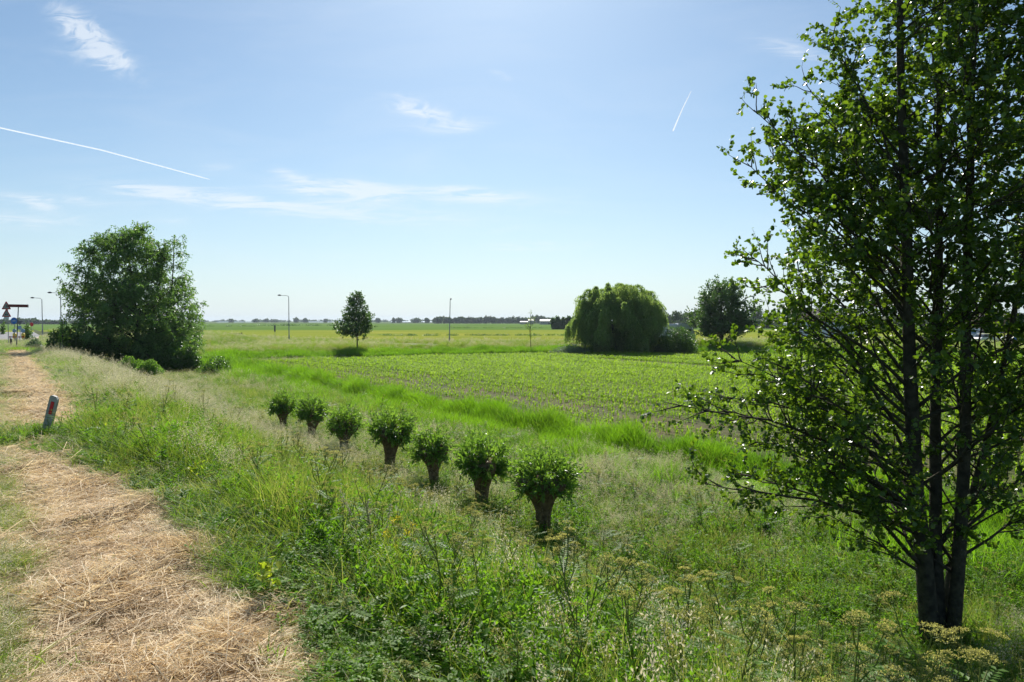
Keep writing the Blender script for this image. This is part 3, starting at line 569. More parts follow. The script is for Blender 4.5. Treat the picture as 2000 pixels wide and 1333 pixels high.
# ---------------------------------------------------------------- trees
def bez(a, b, c, n): t = np.linspace(0, 1, n)[:, None]; return (1 - t) ** 2 * a + 2 * t * (1 - t) * b + t ** 2 * c
def jitter(p, s):
    k = len(p); j = rng.normal(0, s, (k, 3)); j[0] = 0; return p + np.cumsum(j, 0) * .5
def grow(stems, env, zr, nprim, rise=.5, sec=4.5, seclen=.42, twigs=5, twlen=.3, lpt=8, leafL=(.05, .08), droop=0.0, tw_down=0.0, tmpl=T_ROUND, minz=1.0, zw=None, trunk_n=9, thin=.35, wood_min=.006, lw=1.0, jt=.05, extra=()):
    """stems: list of (points, r0, r1); env(z, azimuth) gives crown radius. Returns wood chunks, leaf chunk."""
    wood = []; LP = []; LA = []
    for (pts, r0, r1) in stems:
        pts = np.asarray(pts, float); k = len(pts); t = np.linspace(0, 1, k); r = r0 + (r1 - r0) * t ** .9; r[0] *= 1.15
        wood.append((*tube(pts, r, trunk_n, jit=.04),))
    zs = np.linspace(zr[0], zr[1], nprim)
    if zw is not None:
        c = np.cumsum(zw(zs)); zs = np.interp(np.linspace(0, c[-1], nprim), c, zs)
    for i in range(nprim + len(extra)):
        zt = zs[min(i, nprim - 1)] + rng.normal(0, .15); ph = i * 2.399 + rng.normal(0, .35); pts, r0, r1 = stems[rng.integers(len(stems))] if len(stems) > 1 else stems[0]
        pts = np.asarray(pts, float); Rr = env(zt, ph) * rng.uniform(.62, 1.04)
        if Rr < .15 and i < nprim: continue
        cx = np.mean([np.interp(zt, np.asarray(s[0])[:, 2], np.asarray(s[0])[:, 0]) for s in stems]); cy = np.mean([np.interp(zt, np.asarray(s[0])[:, 2], np.asarray(s[0])[:, 1]) for s in stems])
        tip = np.array([cx + Rr * math.cos(ph), cy + Rr * math.sin(ph), zt]); z0 = max(minz, zt - rise * Rr - rng.uniform(0, .3) * Rr); z0 = min(z0, pts[-1, 2] - .1)
        if i >= nprim: tip = np.array(extra[i - nprim][0]); z0 = extra[i - nprim][1]; pts, r0, r1 = stems[0]; pts = np.asarray(pts, float)
        o = np.array([np.interp(z0, pts[:, 2], pts[:, 0]), np.interp(z0, pts[:, 2], pts[:, 1]), z0]); L = np.linalg.norm(tip - o)
        ctrl = o * .5 + tip * .5 + np.array([0, 0, (.16 if rise > .2 else .05) * L * rng.uniform(-.2, 1.2)])
        pr = jitter(bez(o, ctrl, tip, 9), L * jt * .5); pr[:, 2] -= droop * L * np.linspace(0, 1, 9) ** 3
        f = (z0 - pts[0, 2]) / (pts[-1, 2] - pts[0, 2]); rb = min((r0 + (r1 - r0) * f) * thin, .007 + L * (.0105 if trunk_n == 12 else .014))
        wood.append((*tube(pr, np.linspace(max(rb, wood_min), wood_min * .8, 9), 5),))
        ns = max(3, int(L * sec)); carriers = []
        for s in range(ns):
            t = rng.uniform(.18, 1.0) ** .8; k = t * 8; a = int(min(k, 7)); pos = pr[a] + (pr[a + 1] - pr[a]) * (k - a); tg = nrm((pr[a + 1] - pr[a])[None])[0]
            side = rng.normal(0, 1, 3); side -= side.dot(tg) * tg; side = side / np.linalg.norm(side); side[2] = side[2] * .7 + .12
            dr = tg * .65 + side * .75; dr /= np.linalg.norm(dr); l2 = min(L, 2.0 + .12 * L if trunk_n == 12 else L) * seclen * (1.15 - .75 * t) * rng.uniform(.5, 1.1) * (.72 if i >= nprim else 1) + twlen * .5
            q = jitter(bez(pos, pos + dr * l2 * .55, pos + dr * l2 + np.array([0, 0, .12 - droop]) * l2, 5), l2 * .05); carriers.append(q)
            wood.append((*tube(q, np.linspace(max(rb * .4, wood_min * .7), wood_min * .45, 5), 4),))
        for q in carriers:
            nt_ = max(2, int(twigs * (np.linalg.norm(q[-1] - q[0]) / .6) ** .7)); ts = np.r_[rng.uniform(.15, 1, nt_ - 1), 1.0]
            for t in ts:
                k = t * 4; a = int(min(k, 3)); pos = q[a] + (q[a + 1] - q[a]) * (k - a); tg = nrm((q[a + 1] - q[a])[None])[0]
                dr = tg * .7 + rng.normal(0, .55, 3); dr[2] += .12 - tw_down; dr /= np.linalg.norm(dr); l3 = twlen * rng.uniform(.5, 1.2)
                s_ = np.linspace(.1, 1, lpt)[:, None]; pp = pos + dr * l3 * s_ + np.array([0, 0, -1.0]) * (tw_down * .5 * l3) * s_ ** 2
                LP.append(pp); LA.append(np.tile(dr, (lpt, 1)))
                if wood_min < .012: wood.append((*tube([pos, pp[-1]], [wood_min * .4, wood_min * .25], 3),))
    LP = np.concatenate(LP); LA = np.concatenate(LA); n = len(LP)
    ax = LA * .5 + rdir(n) * .85; ax[:, 2] -= .15 + tw_down * .4
    LP = LP + rng.normal(0, .012, (n, 3)) * (twlen / .3); no = rdir(n, .9)
    return wood, leaves(LP, ax, no, U_(*leafL, n), tmpl, 0, lw)
def tree(name, loc, wood, leaf, mb, ml, label, cat='tree', group=None, crown='crown', bark_name='trunk'):
    r = empty(name, loc); tag(r, label, cat, group)
    link(bark_name, mesh_np(bark_name, wood, [mb], True), r)
    link(crown, mesh_np(crown, [leaf] if isinstance(leaf, tuple) else leaf, [ml]), r)
    return r
def stem_line(pix, Y, base, n=10, yj=None):
    pts = np.array([P(px, py, Y + (0 if yj is None else yj[i])) - np.array(base) for i, (px, py) in enumerate(pix)])
    z = np.linspace(pts[0, 2], pts[-1, 2], n); return np.stack([np.interp(z, pts[:, 2], pts[:, 0]) + rng.normal(0, .008, n), np.interp(z, pts[:, 2], pts[:, 1]), z], -1)
# the alder in the right foreground, four stems from one foot
D = 9.3; ax_ = P(1835, 1290, D)[0]; base = np.array([ax_, D, height(ax_, D) - .05])
top = 6.0 + 5
S1 = stem_line([(1820, 1330), (1806, 1100), (1788, 950), (1778, 700), (1770, 450), (1762, 200), (1755, -50), (1750, -280)], D, base, 14, [0, 0, -.05, -.1, -.1, -.1, -.1, -.1])
S2 = stem_line([(1838, 1330), (1828, 1080), (1826, 900), (1830, 650), (1834, 400), (1836, 100), (1842, -250)], D, base, 14, [0, .15, .3, .5, .6, .7, .8])
S3 = stem_line([(1855, 1330), (1872, 1100), (1884, 900), (1888, 650), (1892, 400), (1900, 100), (1912, -300)], D, base, 14, [0, -.05, -.1, -.15, -.2, -.3, -.4])
S4 = stem_line([(1832, 1320), (1850, 1120), (1905, 950), (1950, 760), (1990, 560), (2030, 300), (2060, 0)], D, base, 12, [.1, .3, .4, .2, 0, -.3, -.5])
def px2z(py): return EYE - (py - 627) / F * D - base[2]
ey = np.array([-420, -200, 0, 100, 190, 320, 400, 490, 590, 700, 780, 850, 940, 1010, 1060, 1090]); er = np.array([.5, .9, 1.15, 1.4, 2.1, 2.35, 2.2, 2.5, 2.35, 2.8, 3.1, 2.8, 2.6, 1.9, .9, .3])
zz = np.array([px2z(a) for a in ey])[::-1]; rr = er[::-1]
def env_alder(z, ph):
    r = np.interp(z, zz, rr); c = math.cos(ph); s = math.sin(ph)
    k = 1.0 if c < 0 else .95
    lowf = 1 - float(sst(2.2, 4.5, z))
    return r * k * (1 - (.25 + .45 * lowf) * max(0, -s) * (1 - .6 * max(0, -c)))
EXT = []
for (px, py, oy, dy) in [(1318, 782, 1010, -.2), (1375, 812, 1020, .5), (1392, 962, 1050, -.4), (1480, 870, 1000, .7), (1422, 702, 930, -.3), (1500, 770, 940, .5), (1455, 490, 760, -.2), (1462, 326, 620, .3), (1484, 214, 560, -.3), (1520, 300, 600, .8), (1608, 104, 400, .1), (1530, 715, 900, -.8), (1400, 745, 950, .9), (1450, 920, 1040, 1.0), (1500, 560, 820, .2), (1540, 360, 640, .4), (1570, 170, 470, .5), (1580, 600, 800, .5), (1560, 655, 860, -.6), (1650, 40, 330, .4), (1640, 250, 480, -.7), (1580, 420, 680, -.6)]:
    EXT.append((P(px, py, D + dy) - base, px2z(oy)))
wood, leaf = grow([(S1, .128, .022), (S2, .098, .02), (S3, .1, .02), (S4, .06, .015)], env_alder, (zz[0], zz[-1]), 250, extra=EXT, zw=lambda z: .42 + .5 * sst(2.5, 5.5, z) + .4 * sst(5.5, 8, z), rise=.55, sec=4.6, seclen=.38, twigs=5.2, twlen=.24, lpt=11, leafL=(.03, .078), minz=1.3, thin=.3, trunk_n=12, lw=1.05)
print('alder leaves', len(leaf[0]) // 8)
tree('alder_tree', base, wood, leaf, M['bark'], M['alder_leaf'], 'large multi stemmed alder with glossy round leaves in the right foreground')
# birch with drooping twigs at the left
D = 60; b = P(268, 735, D); base = np.array([b[0], D, float(height(b[0], D))]); s = D / F
def prof(pts, D, base):
    y = np.array([p[0] for p in pts], float); L = np.array([p[1] for p in pts]) * D / F; Rr = np.array([p[2] for p in pts]) * D / F
    z = EYE - (y - 627) / F * D - base[2]; o = np.argsort(z); z, L, Rr = z[o], L[o], Rr[o]
    def env(h, ph):
        l = np.interp(h, z, L); r = np.interp(h, z, Rr); c = math.cos(ph); w = .5 + .5 * c; return (l * (1 - w) + r * w)
    return env, (z[0], z[-1])
env, zr = prof([(448, 30, 14), (458, 66, 36), (478, 92, 58), (505, 104, 66), (530, 110, 74), (560, 124, 92), (600, 116, 112), (640, 104, 120), (680, 110, 112), (715, 110, 114), (732, 70, 100)], D, base)
st = [(np.array([(0, 0, -.3), (.1, 0, 3), (-.2, .1, 7), (-.9, 0, zr[1] - .2)]), .24, .04), (np.array([(.3, .1, -.3), (.9, .2, 3), (1.8, .1, 7), (2.6, 0, 10.2)]), .17, .04), (np.array([(-.2, 0, -.3), (-1.1, -.2, 3), (-2.0, 0, 7), (-2.5, .2, 9.5)]), .14, .04)]
st = [(np.stack([np.interp(np.linspace(a[0][0, 2], a[0][-1, 2], 9), a[0][:, 2], a[0][:, k]) for k in range(3)], -1), a[1], a[2]) for a in st]
wood, leaf = grow(st, env, zr, 150, rise=.5, sec=2.0, seclen=.34, twigs=6, twlen=.62, lpt=10, leafL=(.11, .19), droop=.06, tw_down=.7, tmpl=T_RHOMB, minz=.8, wood_min=.014, thin=.4)
print('birch leaves', len(leaf[0]) // 4)
tree('birch_tree', base, wood, leaf, M['bark'], M['birch_leaf'], 'big dark birch with drooping twigs left of the maize field')
# its separate right leader
bb = P(342, 735, 61); base2 = np.array([bb[0], 61, float(height(bb[0], 61))])
env2, zr2 = prof([(462, 6, 12), (475, 20, 22), (510, 25, 26), (550, 30, 34), (600, 30, 52), (640, 30, 48), (690, 30, 40), (725, 36, 40)], 61, base2)
sx = np.stack([np.linspace(0, -.1, 9) + .15 * np.sin(np.arange(9)), np.zeros(9), np.linspace(-.3, zr2[1] - 1.0, 9)], -1)
wood, leaf = grow([(sx, .12, .03)], env2, zr2, 85, rise=.6, sec=2.4, seclen=.4, twigs=3.5, twlen=.5, lpt=8, leafL=(.11, .18), droop=.1, tw_down=.8, tmpl=T_RHOMB, minz=.6, wood_min=.014)
tree('birch_tree', base2, wood, leaf, M['bark'], M['birch_leaf'], 'slim birch leaning out right of the big dark birch')

def lobes_leaf(lobes, n, L, shell=.75, tmpl=T_RHOMB, down=.2, lw=1.0):
    """leaf faces through the volume of overlapping uneven lobes (cx,cy,cz,rx,ry,rz)"""
    lobes = np.asarray(lobes, float); w = (lobes[:, 3] * lobes[:, 5]); w = w / w.sum(); k = rng.choice(len(lobes), n, p=w)
    d = rdir(n); r = (rng.uniform(0, 1, n) ** (1 / 3)) * (1 - shell) + shell * rng.uniform(.8, 1.06, n); r *= 1 + .16 * np.sin(d[:, 0] * 7 + k) * np.sin(d[:, 2] * 6 + k * 1.7)
    Pp = lobes[k, :3] + d * lobes[k, 3:] * r[:, None]; Pp[:, 2] = np.maximum(Pp[:, 2], .05)
    ax = rdir(n); ax[:, 2] -= down; return leaves(Pp, ax, d * .6 + rdir(n, .5), U_(*L, n), tmpl, 0, lw)
def bush(name, px, py_base, Y, wpx, hpx, n, L, ml, label, cat='bush', nl=9, tmpl=T_RHOMB, group=None, depth=.8, zb=None, up=0.0, stems=5):
    p = P(px, py_base, Y); z = float(height(p[0], Y)) if zb is None else zb
    W = wpx * Y / F; H = EYE - (py_base - hpx - 627) / F * Y - z; lob = []
    for i in range(nl):
        f = (i + .5) / nl - .5; hh = H * (1 - (abs(f) * 1.5) ** 2.2) * rng.uniform(.82, 1.0)
        rx = W * rng.uniform(.17, .25); lob.append((f * (W - rx * 1.4), rng.uniform(-.3, .3) * W * depth, hh * .52, rx, rx * depth * 1.2, hh * .48))
        lob.append((f * (W - rx * 1.2) + rng.normal(0, W * .05), rng.uniform(-.4, .4) * W * depth, hh * .3, rx, rx * depth, hh * .34))
    lf = [lobes_leaf(lob, n, L, .6, tmpl, -up)]
    wood = []
    for i in range(stems):
        a = rng.choice(len(lob)); c = np.array(lob[a][:3]); o = np.array([0, 0, -.15]); wood.append((*tube(jitter(bez(o, o * .5 + c * .5 + [0, 0, .1], c + [0, 0, lob[a][5] * .7], 6), .03), np.linspace(.03 * H ** .5, .008, 6), 5),))
    r = empty(name, (p[0], Y, z)); tag(r, label, cat, group)
    link('stem', mesh_np('stem', wood, [M['bark']], True), r); link('foliage', mesh_np('foliage', lf, [ml]), r); return r
bush('shrub', 140, 712, 57, 92, 92, 9000, (.13, .24), M['bush_leaf'], 'dense dark shrub joined to the left of the big birch', nl=8, zb=.9)
bush('shrub', 205, 716, 58, 110, 70, 7000, (.13, .24), M['bush_leaf'], 'dark undergrowth shrub beneath the left side of the big birch', nl=7, zb=.7)
bush('shrub', 300, 735, 58, 130, 80, 8000, (.13, .24), M['bush_leaf'], 'dark low shrub under the big birch behind the pale bushes', nl=8)
bush('shrub', 362, 738, 57, 60, 75, 5200, (.12, .22), M['bush_leaf'], 'dark bush below the slim birch at the edge of the field', nl=5)
bush('young_shrub', 122, 700, 55, 26, 92, 700, (.1, .18), M['fresh_leaf'], 'thin green shoot rising above the dark shrub beside the lamp', nl=3, zb=1.2)
bush('bush', 256, 728, 50, 48, 36, 3800, (.07, .13), M['fresh_leaf'], 'pale green round bush in front of the big birch, left of a pair', nl=4, zb=.9, up=.4, group='pale bushes below the birch')
bush('bush', 294, 735, 49, 50, 38, 3800, (.07, .13), M['fresh_leaf'], 'pale green round bush in front of the big birch, right of a pair', nl=4, zb=.8, up=.4, group='pale bushes below the birch')
bush('bush', 421, 732, 55, 66, 38, 4500, (.08, .15), M['bush_leaf'], 'low dark green bush just right of the birch by the reeds', nl=6, up=.4)
bush('bush', 488, 738, 54, 24, 16, 700, (.08, .13), M['pale_leaf'], 'small grey green bush at the corner of the reeds', nl=3)
bush('bush', 520, 742, 50, 24, 14, 700, (.07, .12), M['pale_leaf'], 'tiny pale bush between the reeds and the last pollard willow', nl=3)

bush('low_shrub', 1447, 1062, 14.2, 40, 46, 1500, (.05, .09), M['bush_leaf'], 'small dark shrub low in the meadow, left of a pair by the alder', nl=3, group='low dark shrubs in the meadow')
bush('low_shrub', 1492, 1080, 13.9, 52, 62, 2000, (.05, .09), M['bush_leaf'], 'dark shrub low in the meadow, right of a pair by the alder', nl=3, group='low dark shrubs in the meadow')
# weeping willow
D = 99; b = P(1207, 690, D); base = np.array([b[0], D, float(height(b[0], D))])
s = D / F
wood = []; LPs = []; LAs = []
for i in range(5):
    a = i * 1.3; o = np.array([.25 * math.cos(a), .25 * math.sin(a), -.3]); e = np.array([3.6 * math.cos(a), 3.0 * math.sin(a), 8.2 - i * .3]); wood.append((*tube(jitter(bez(o, np.array([.6 * math.cos(a), .6 * math.sin(a), 4.5]), e, 9), .08), np.linspace(.38, .06, 9), 7),))
def will_top(x, y):
    r = math.hypot(x / 6.7, y / 6.0); return 10.2 * max(0, 1 - r ** 4.2) ** .45
cl_ = []
for i in range(120):       # crown top and shoulders: (x, y, peak height, spread, shortest, longest strand)
    a = i * 2.399; q = math.sqrt((i + .5) / 120) * rng.uniform(.9, 1.04); x, y = 6.1 * q * math.cos(a), 5.6 * q * math.sin(a)
    zt = will_top(x, y) * rng.uniform(.7, 1.03)
    cl_.append((x, y, max(zt, 4.2), rng.uniform(.5, 1.4), .8, rng.uniform(1.6, 3.4)))
for i in range(75):        # hanging boughs round the sides at all heights, drawn in towards the ground
    a = rng.uniform(0, 6.283); zt = rng.uniform(2.6, 7.6); q = (.8 + .2 * float(sst(2.5, 5.0, zt))) * rng.uniform(.8, 1.02)
    cl_.append((6.1 * q * math.cos(a), 5.8 * q * math.sin(a), zt, rng.uniform(.4, 1.1), .8, rng.uniform(1.4, 3.2)))
for i in range(40):
    a = rng.uniform(0, 6.283); q = rng.uniform(.2, .72); cl_.append((6 * q * math.cos(a), 5.4 * q * math.sin(a), rng.uniform(3.0, 5.0), rng.uniform(.8, 1.2), 1.5, 3.4))
cl_ += [(-6.7, .5, 4.9, .7, 1.5, 3.2), (-7.1, -1.2, 4.4, .45, 1.4, 2.9), (-6.3, -2, 5.4, .6, 1.5, 3.4), (6.3, -1, 6.0, .5, 1, 2.4), (-4.2, 0, 9.6, .8, .8, 2.0), (3.4, -.5, 9.3, .7, .7, 1.8)]
for (x, y, zt, cr, l0, l1) in cl_:
    for k_ in range(int(24 + 14 * cr)):
        a = rng.uniform(0, 6.283); ro = cr * math.sqrt(rng.uniform(.05, 1)); ln = rng.uniform(l0, l1) * rng.uniform(.7, 1.1)
        low = max(.3, zt - ln); k = int((zt - low) / .1) + 5; t = np.linspace(0, 1, k); of = 1 - np.exp(-t * 5); sw = rng.normal(0, .15, 2)
        pp = np.stack([x + (ro * math.cos(a) + .25 * x / 6) * of + sw[0] * t, y + (ro * math.sin(a) + .25 * y / 6) * of + sw[1] * t, zt + rng.uniform(.1, .5) * np.sin(np.minimum(t * 9, 3.14)) * (1 - ro / cr * .6) - (zt - low) * t ** 1.15], -1)
        pp += rng.normal(0, .05, pp.shape); LPs.append(pp); LAs.append(np.tile([0, 0, -1.0], (k, 1)))
LP = np.concatenate(LPs); n = len(LP); axl = np.concatenate(LAs) + rng.normal(0, .5, (n, 3)); print('weeping', n)
tree('weeping_willow', base, wood, leaves(LP, axl, rdir(n), U_(.2, .34, n), T_RHOMB, 0, .55), M['bark'], M['weep_leaf'], 'broad weeping willow with hanging strands beyond the maize field')
bush('bush', 1322, 692, 97, 84, 60, 10000, (.14, .26), M['bush_leaf'], 'dark bush hiding the white lorry, right of the weeping willow', nl=7)
bush('bush', 1112, 693, 97, 78, 21, 3500, (.12, .22), M['pale_leaf'], 'low silvery bush spreading left of the weeping willow', nl=8)
bush('bush', 1290, 690, 99, 60, 40, 3500, (.14, .26), M['bush_leaf'], 'dark bush tucked under the right side of the weeping willow', nl=5)
# round tree right of the willow
def round_tree(name, px, pyb, D, profile, trunk_r, nprim, leafL, label, ml, zb=None, **kw):
    p = P(px, pyb, D); z = float(height(p[0], D)) if zb is None else zb; base = np.array([p[0], D, z]); env, zr = prof(profile, D, base)
    h = zr[1]; s_ = np.stack([.05 * np.sin(np.arange(10)), .05 * np.cos(np.arange(10)), np.linspace(-.2, h - .15, 10)], -1)
    wood, leaf = grow([(s_, trunk_r, .03)], env, zr, nprim, tmpl=T_RHOMB, leafL=leafL, **kw); return tree(name, base, wood, leaf, M['bark'], ml, label)
round_tree('ash_tree', 1409, 676, 106, [(552, 12, 12), (562, 32, 36), (580, 50, 42), (600, 52, 55), (620, 58, 60), (640, 52, 58), (655, 40, 40), (662, 15, 15)], .26, 100, (.22, .38), 'round dark tree standing alone between the bush and the white trailer', M['maple_leaf'],
           rise=.6, sec=1.6, seclen=.36, twigs=3.4, twlen=.8, lpt=8, minz=1.8, wood_min=.02)
round_tree('young_tree', 697, 686, 92, [(577, 4, 4), (590, 14, 14), (605, 25, 22), (625, 30, 32), (640, 38, 36), (652, 30, 32), (658, 12, 12)], .1, 85, (.16, .28), 'small cone shaped tree with a bare trunk behind the far edge of the field', M['maple_leaf'],
           rise=.7, sec=2.4, seclen=.42, twigs=3.4, twlen=.5, lpt=7, minz=1.9, wood_min=.015)
round_tree('sapling', 1036, 678, 100, [(612, 2, 2), (625, 5, 5), (638, 9, 9), (650, 5, 6), (660, 2, 2)], .055, 16, (.12, .2), 'thin sparse sapling with yellowish leaves on the far bank', M['sap_leaf'],
           rise=.9, sec=1.2, seclen=.4, twigs=1.6, twlen=.35, lpt=3, minz=2.2, wood_min=.013)

# pollard willows: row along the foot of the bank
def pollard(px, idx, d, label, w=1.4, topz=1.9, gap=.0, leaf_n=2300, form=0):
    X = (px - 1000) / F * d; z = float(height(X, d)); H = topz - z; sc = H / 1.95
    r = empty('pollard_willow', (X, d, z), rng.uniform(0, 6)); tag(r, label, 'pollard willow', 'pollard willows in a row below the bank')
    hb = (1.2 + form * .05) * sc     # height of the knob
    th = np.linspace(0, 2 * np.pi, 21)[:-1]; lev = np.array([-.15, 0, .15, .35, .55, .7, .82, .92, 1.0, 1.06, 1.08]); rad = np.array([.18, .15, .125, .12, .135, .185, .27, .34, .35, .25, .0]) * sc * (w / 1.4) ** .6 * rng.uniform(.92, 1.12)
    V = []
    ph = rng.uniform(0, 6, 4)
    for i, (l, q) in enumerate(zip(lev, rad)):
        lobe = 1 + (.05 + .2 * sst(.5, .95, l)) * (np.sin(3 * th + ph[0]) + .6 * np.sin(5 * th + ph[1] + i * .4)) + rng.normal(0, .03, 20) + .06 * np.sin(9 * th + ph[2])
        zz_ = l * hb + .05 * sst(.8, 1, l) * np.sin(2 * th + ph[3])
        V.append(np.stack([q * lobe * np.cos(th), q * lobe * np.sin(th), zz_], -1))
    V = np.concatenate(V); n = 20; k = len(lev); Fq = np.array([(i * n + j, i * n + (j + 1) % n, (i + 1) * n + (j + 1) % n, (i + 1) * n + j) for i in range(k - 1) for j in range(n)])
    link('trunk', mesh_np('trunk', [(V, Fq)], [M['willow_bark']], True), r)
    # shoots springing from the knob
    ns = 200; sh = []; LPp = []; LAa = []
    for i in range(ns):
        a = rng.uniform(0, 6.283); e = math.acos(rng.uniform(-.72, 1.0)); d0 = np.array([math.sin(e) * math.cos(a), math.sin(e) * math.sin(a), math.cos(e)])
        o = np.array([0, 0, hb * .95]) + d0 * np.array([.34, .34, .1]) * sc * rng.uniform(.5, 1.0)
        lng = rng.uniform(.74, 1.04) if rng.uniform() < .88 else rng.uniform(1.05, 1.3)
        tip = np.array([0, 0, hb * .97 + .08]) + d0 * np.array([w * .52, w * .52, (.66 if d0[2] > 0 else .62) * (1 + .12 * math.sin(idx * 2.1))]) * lng
        mid = (o + tip) / 2 + np.array([0, 0, .07])
        pl = bez(o, mid, tip, 5); sh.append((*tube(pl, np.linspace(.007, .002, 5), 4),)); m = max(6, leaf_n // ns); t = rng.uniform(.05, 1.0, m); pp = np.stack([np.interp(t, np.linspace(0, 1, 5), pl[:, q]) for q in range(3)], -1)
        LPp.append(pp + rng.normal(0, .02, pp.shape)); LAa.append(np.tile(d0, (m, 1)))
    LP = np.concatenate(LPp); n = len(LP); axl = np.concatenate(LAa) * .8 + rdir(n) * .8
    link('branch', mesh_np('branch', sh, [M['willow_bark']]), r)
    link('foliage', mesh_np('foliage', [leaves(LP, axl, rdir(n, .6), U_(.055, .11, n) * (1 + .012 * d), T_LANCE, 0, 1.35)], [M['pollard_leaf']]), r)
    return r
for i, (px, d, w, tz, lab) in enumerate([
        (1062, 14.2, 1.5, 2.3, 'nearest and largest pollard willow, its knobbly dark trunk fully in view'),
        (940, 16.0, 1.38, 2.14, 'second nearest pollard willow, short trunk flaring into a round leafy head'),
        (849, 17.8, 1.18, 2.12, 'third nearest pollard willow, narrow loose head on a slim tapering trunk'),
        (757, 20.0, 1.4, 2.36, 'fourth nearest pollard willow, tight round dark head in the middle of the row'),
        (668, 22.5, 1.3, 2.05, 'fifth nearest pollard willow, thin head half hidden by dry grass'),
        (605, 25.0, 1.25, 2.08, 'second farthest pollard willow, trunk leaning out of tall pale grass'),
        (552, 27.4, 1.2, 2.02, 'farthest pollard willow at the left end of the row')]):
    o = pollard(px, i, d, lab, w, tz, leaf_n=(5200 if i in (0, 1, 3) else 3000), form=i % 2); o.rotation_euler = (rng.normal(0, .04), rng.normal(0, .05), rng.uniform(0, 6))

# ---------------------------------------------------------------- far woods, hedges, farm buildings
def far_tree_lobes(cx, cy, W, H):
    out = []
    for i in range(5):
        f = rng.uniform(-.5, .5); r = W * rng.uniform(.28, .42); out.append((cx + f * W * .55, cy + rng.uniform(-.3, .3) * W, H * rng.uniform(.5, .72) - 0, r, r, H * rng.uniform(.22, .34)))
    out.append((cx, cy, H * .3, W * .45, W * .4, H * .3)); return out
def wood_mass(name, px0, px1, D, ytop, n_trees, per, L, label, thing=False, cat=None, jig=.22, ml='wood_leaf', depth=12):
    lob = []; ch = []; X0, X1 = (px0 - 1000) / F * D, (px1 - 1000) / F * D; w = (X1 - X0) / n_trees; trunks = []
    for i in range(n_trees):
        x = X0 + (i + .5) * w + rng.normal(0, w * .12); pxx = x / D * F + 1000
        yt = ytop(pxx) if callable(ytop) else ytop
        H = max(1.5, (EYE + (627 - yt) / F * D)) * rng.uniform(1 - jig, 1.05); y = D + rng.uniform(0, depth)
        l = far_tree_lobes(x, y, w * rng.uniform(1.2, 1.7), H); ch.append(lobes_leaf(l, per, L, .7, T_RHOMB, .2, 1.2))
        trunks.append((*tube([(x, y, -.2), (x, y, H * .6)], [L[0] * .35, L[0] * .2], 5), 1))
    o = link(name, mesh_np(name, ch + trunks, [M[ml], M['bark']]))
    if thing: tag(o, label, cat)
    else: tag(o, label, None, None, 'stuff')
    return o
wood_mass('distant_wood', 845, 1080, 1150, lambda p: 619 + 1.5 * math.sin(p * .13) - (p > 1040) * 1, 44, 420, (1.6, 3.0), 'long dark belt of trees on the horizon behind the sapling', depth=40)
wood_mass('distant_treeline', 200, 845, 2600, lambda p: 626.2 - (p % 37 < 9) * 1.0, 90, 90, (3.5, 6.5), 'thin blue line of far trees along the left horizon', depth=150)
wood_mass('left_horizon_wood', -80, 260, 900, lambda p: 624 - (p < 20) * 2 - 2 * math.sin(p * .05), 40, 260, (1.6, 3.0), 'grey green wood on the horizon behind the road signs', depth=40)
wood_mass('hazy_wood', 1270, 2150, 640, lambda p: 611 - 5 * math.sin((p - 1290) * .02) - 4 * (1440 < p < 1570) + 3 * (p > 1800), 60, 700, (1.0, 2.0), 'hazy wood on the horizon behind the white lorry and trailer', depth=40)
wood_mass('hedge_wood', 1300, 1760, 400, lambda p: 622 - 3 * math.sin(p * .045), 46, 520, (.7, 1.3), 'darker belt of trees standing before the hazy wood', depth=12, jig=.15)
wood_mass('hedge', 1078, 1135, 372, lambda p: 618 + (p < 1085) * 2, 12, 1100, (.6, 1.1), 'dark square cut tree hedge left of the weeping willow', True, 'hedge', .1, depth=10, ml='bush_leaf')
def scrub_line(px0, px1, D, H, n, label):
    X = np.sort(rng.uniform((px0 - 1000) / F * D, (px1 - 1000) / F * D, n)); lob = [(x, D + rng.normal(0, 1.5), H * .3, rng.uniform(.8, 4) * H, H, H * rng.uniform(.3, 1.0)) for x in X]
    tag(link('field_scrub', mesh_np('field_scrub', [lobes_leaf(lob, n * 60, (H * .25, H * .6), .4, T_RHOMB, -.3)], [M['bush_leaf']])), label, None, None, 'stuff')
scrub_line(745, 1115, 216, .55, 60, 'thin dark ditch line across the yellow pasture in the middle')
scrub_line(500, 680, 640, 1.6, 26, 'scattered dark scrub in the far green pasture left of the cone shaped tree')
scrub_line(860, 1060, 430, .8, 22, 'low scrub dotted along the edge of the far green pasture')
scrub_line(395, 500, 560, 1.0, 14, 'low scrub line in the green pasture right of the birch')
def solo(px, D, wpx, ytop, label, per=420, name='distant_tree', group='single trees on the horizon', L=None, pyb=None):
    X = (px - 1000) / F * D; z = 0.0; H = EYE + (627 - ytop) / F * D; W = wpx / F * D; L = L or (D * .0016, D * .003)
    r = empty(name, (X, D, z)); tag(r, label, 'tree', group)
    link('crown', mesh_np('crown', [lobes_leaf(far_tree_lobes(0, 0, W, H), per, L, .7, T_RHOMB, .2, 1.2)], [M['wood_leaf']]), r)
    link('trunk', mesh_np('trunk', [tube([(0, 0, -.3), (.1, 0, H * .3), (0, 0, H * .7)], [W * .05, W * .04, W * .02], 6)], [M['bark']]), r); return r
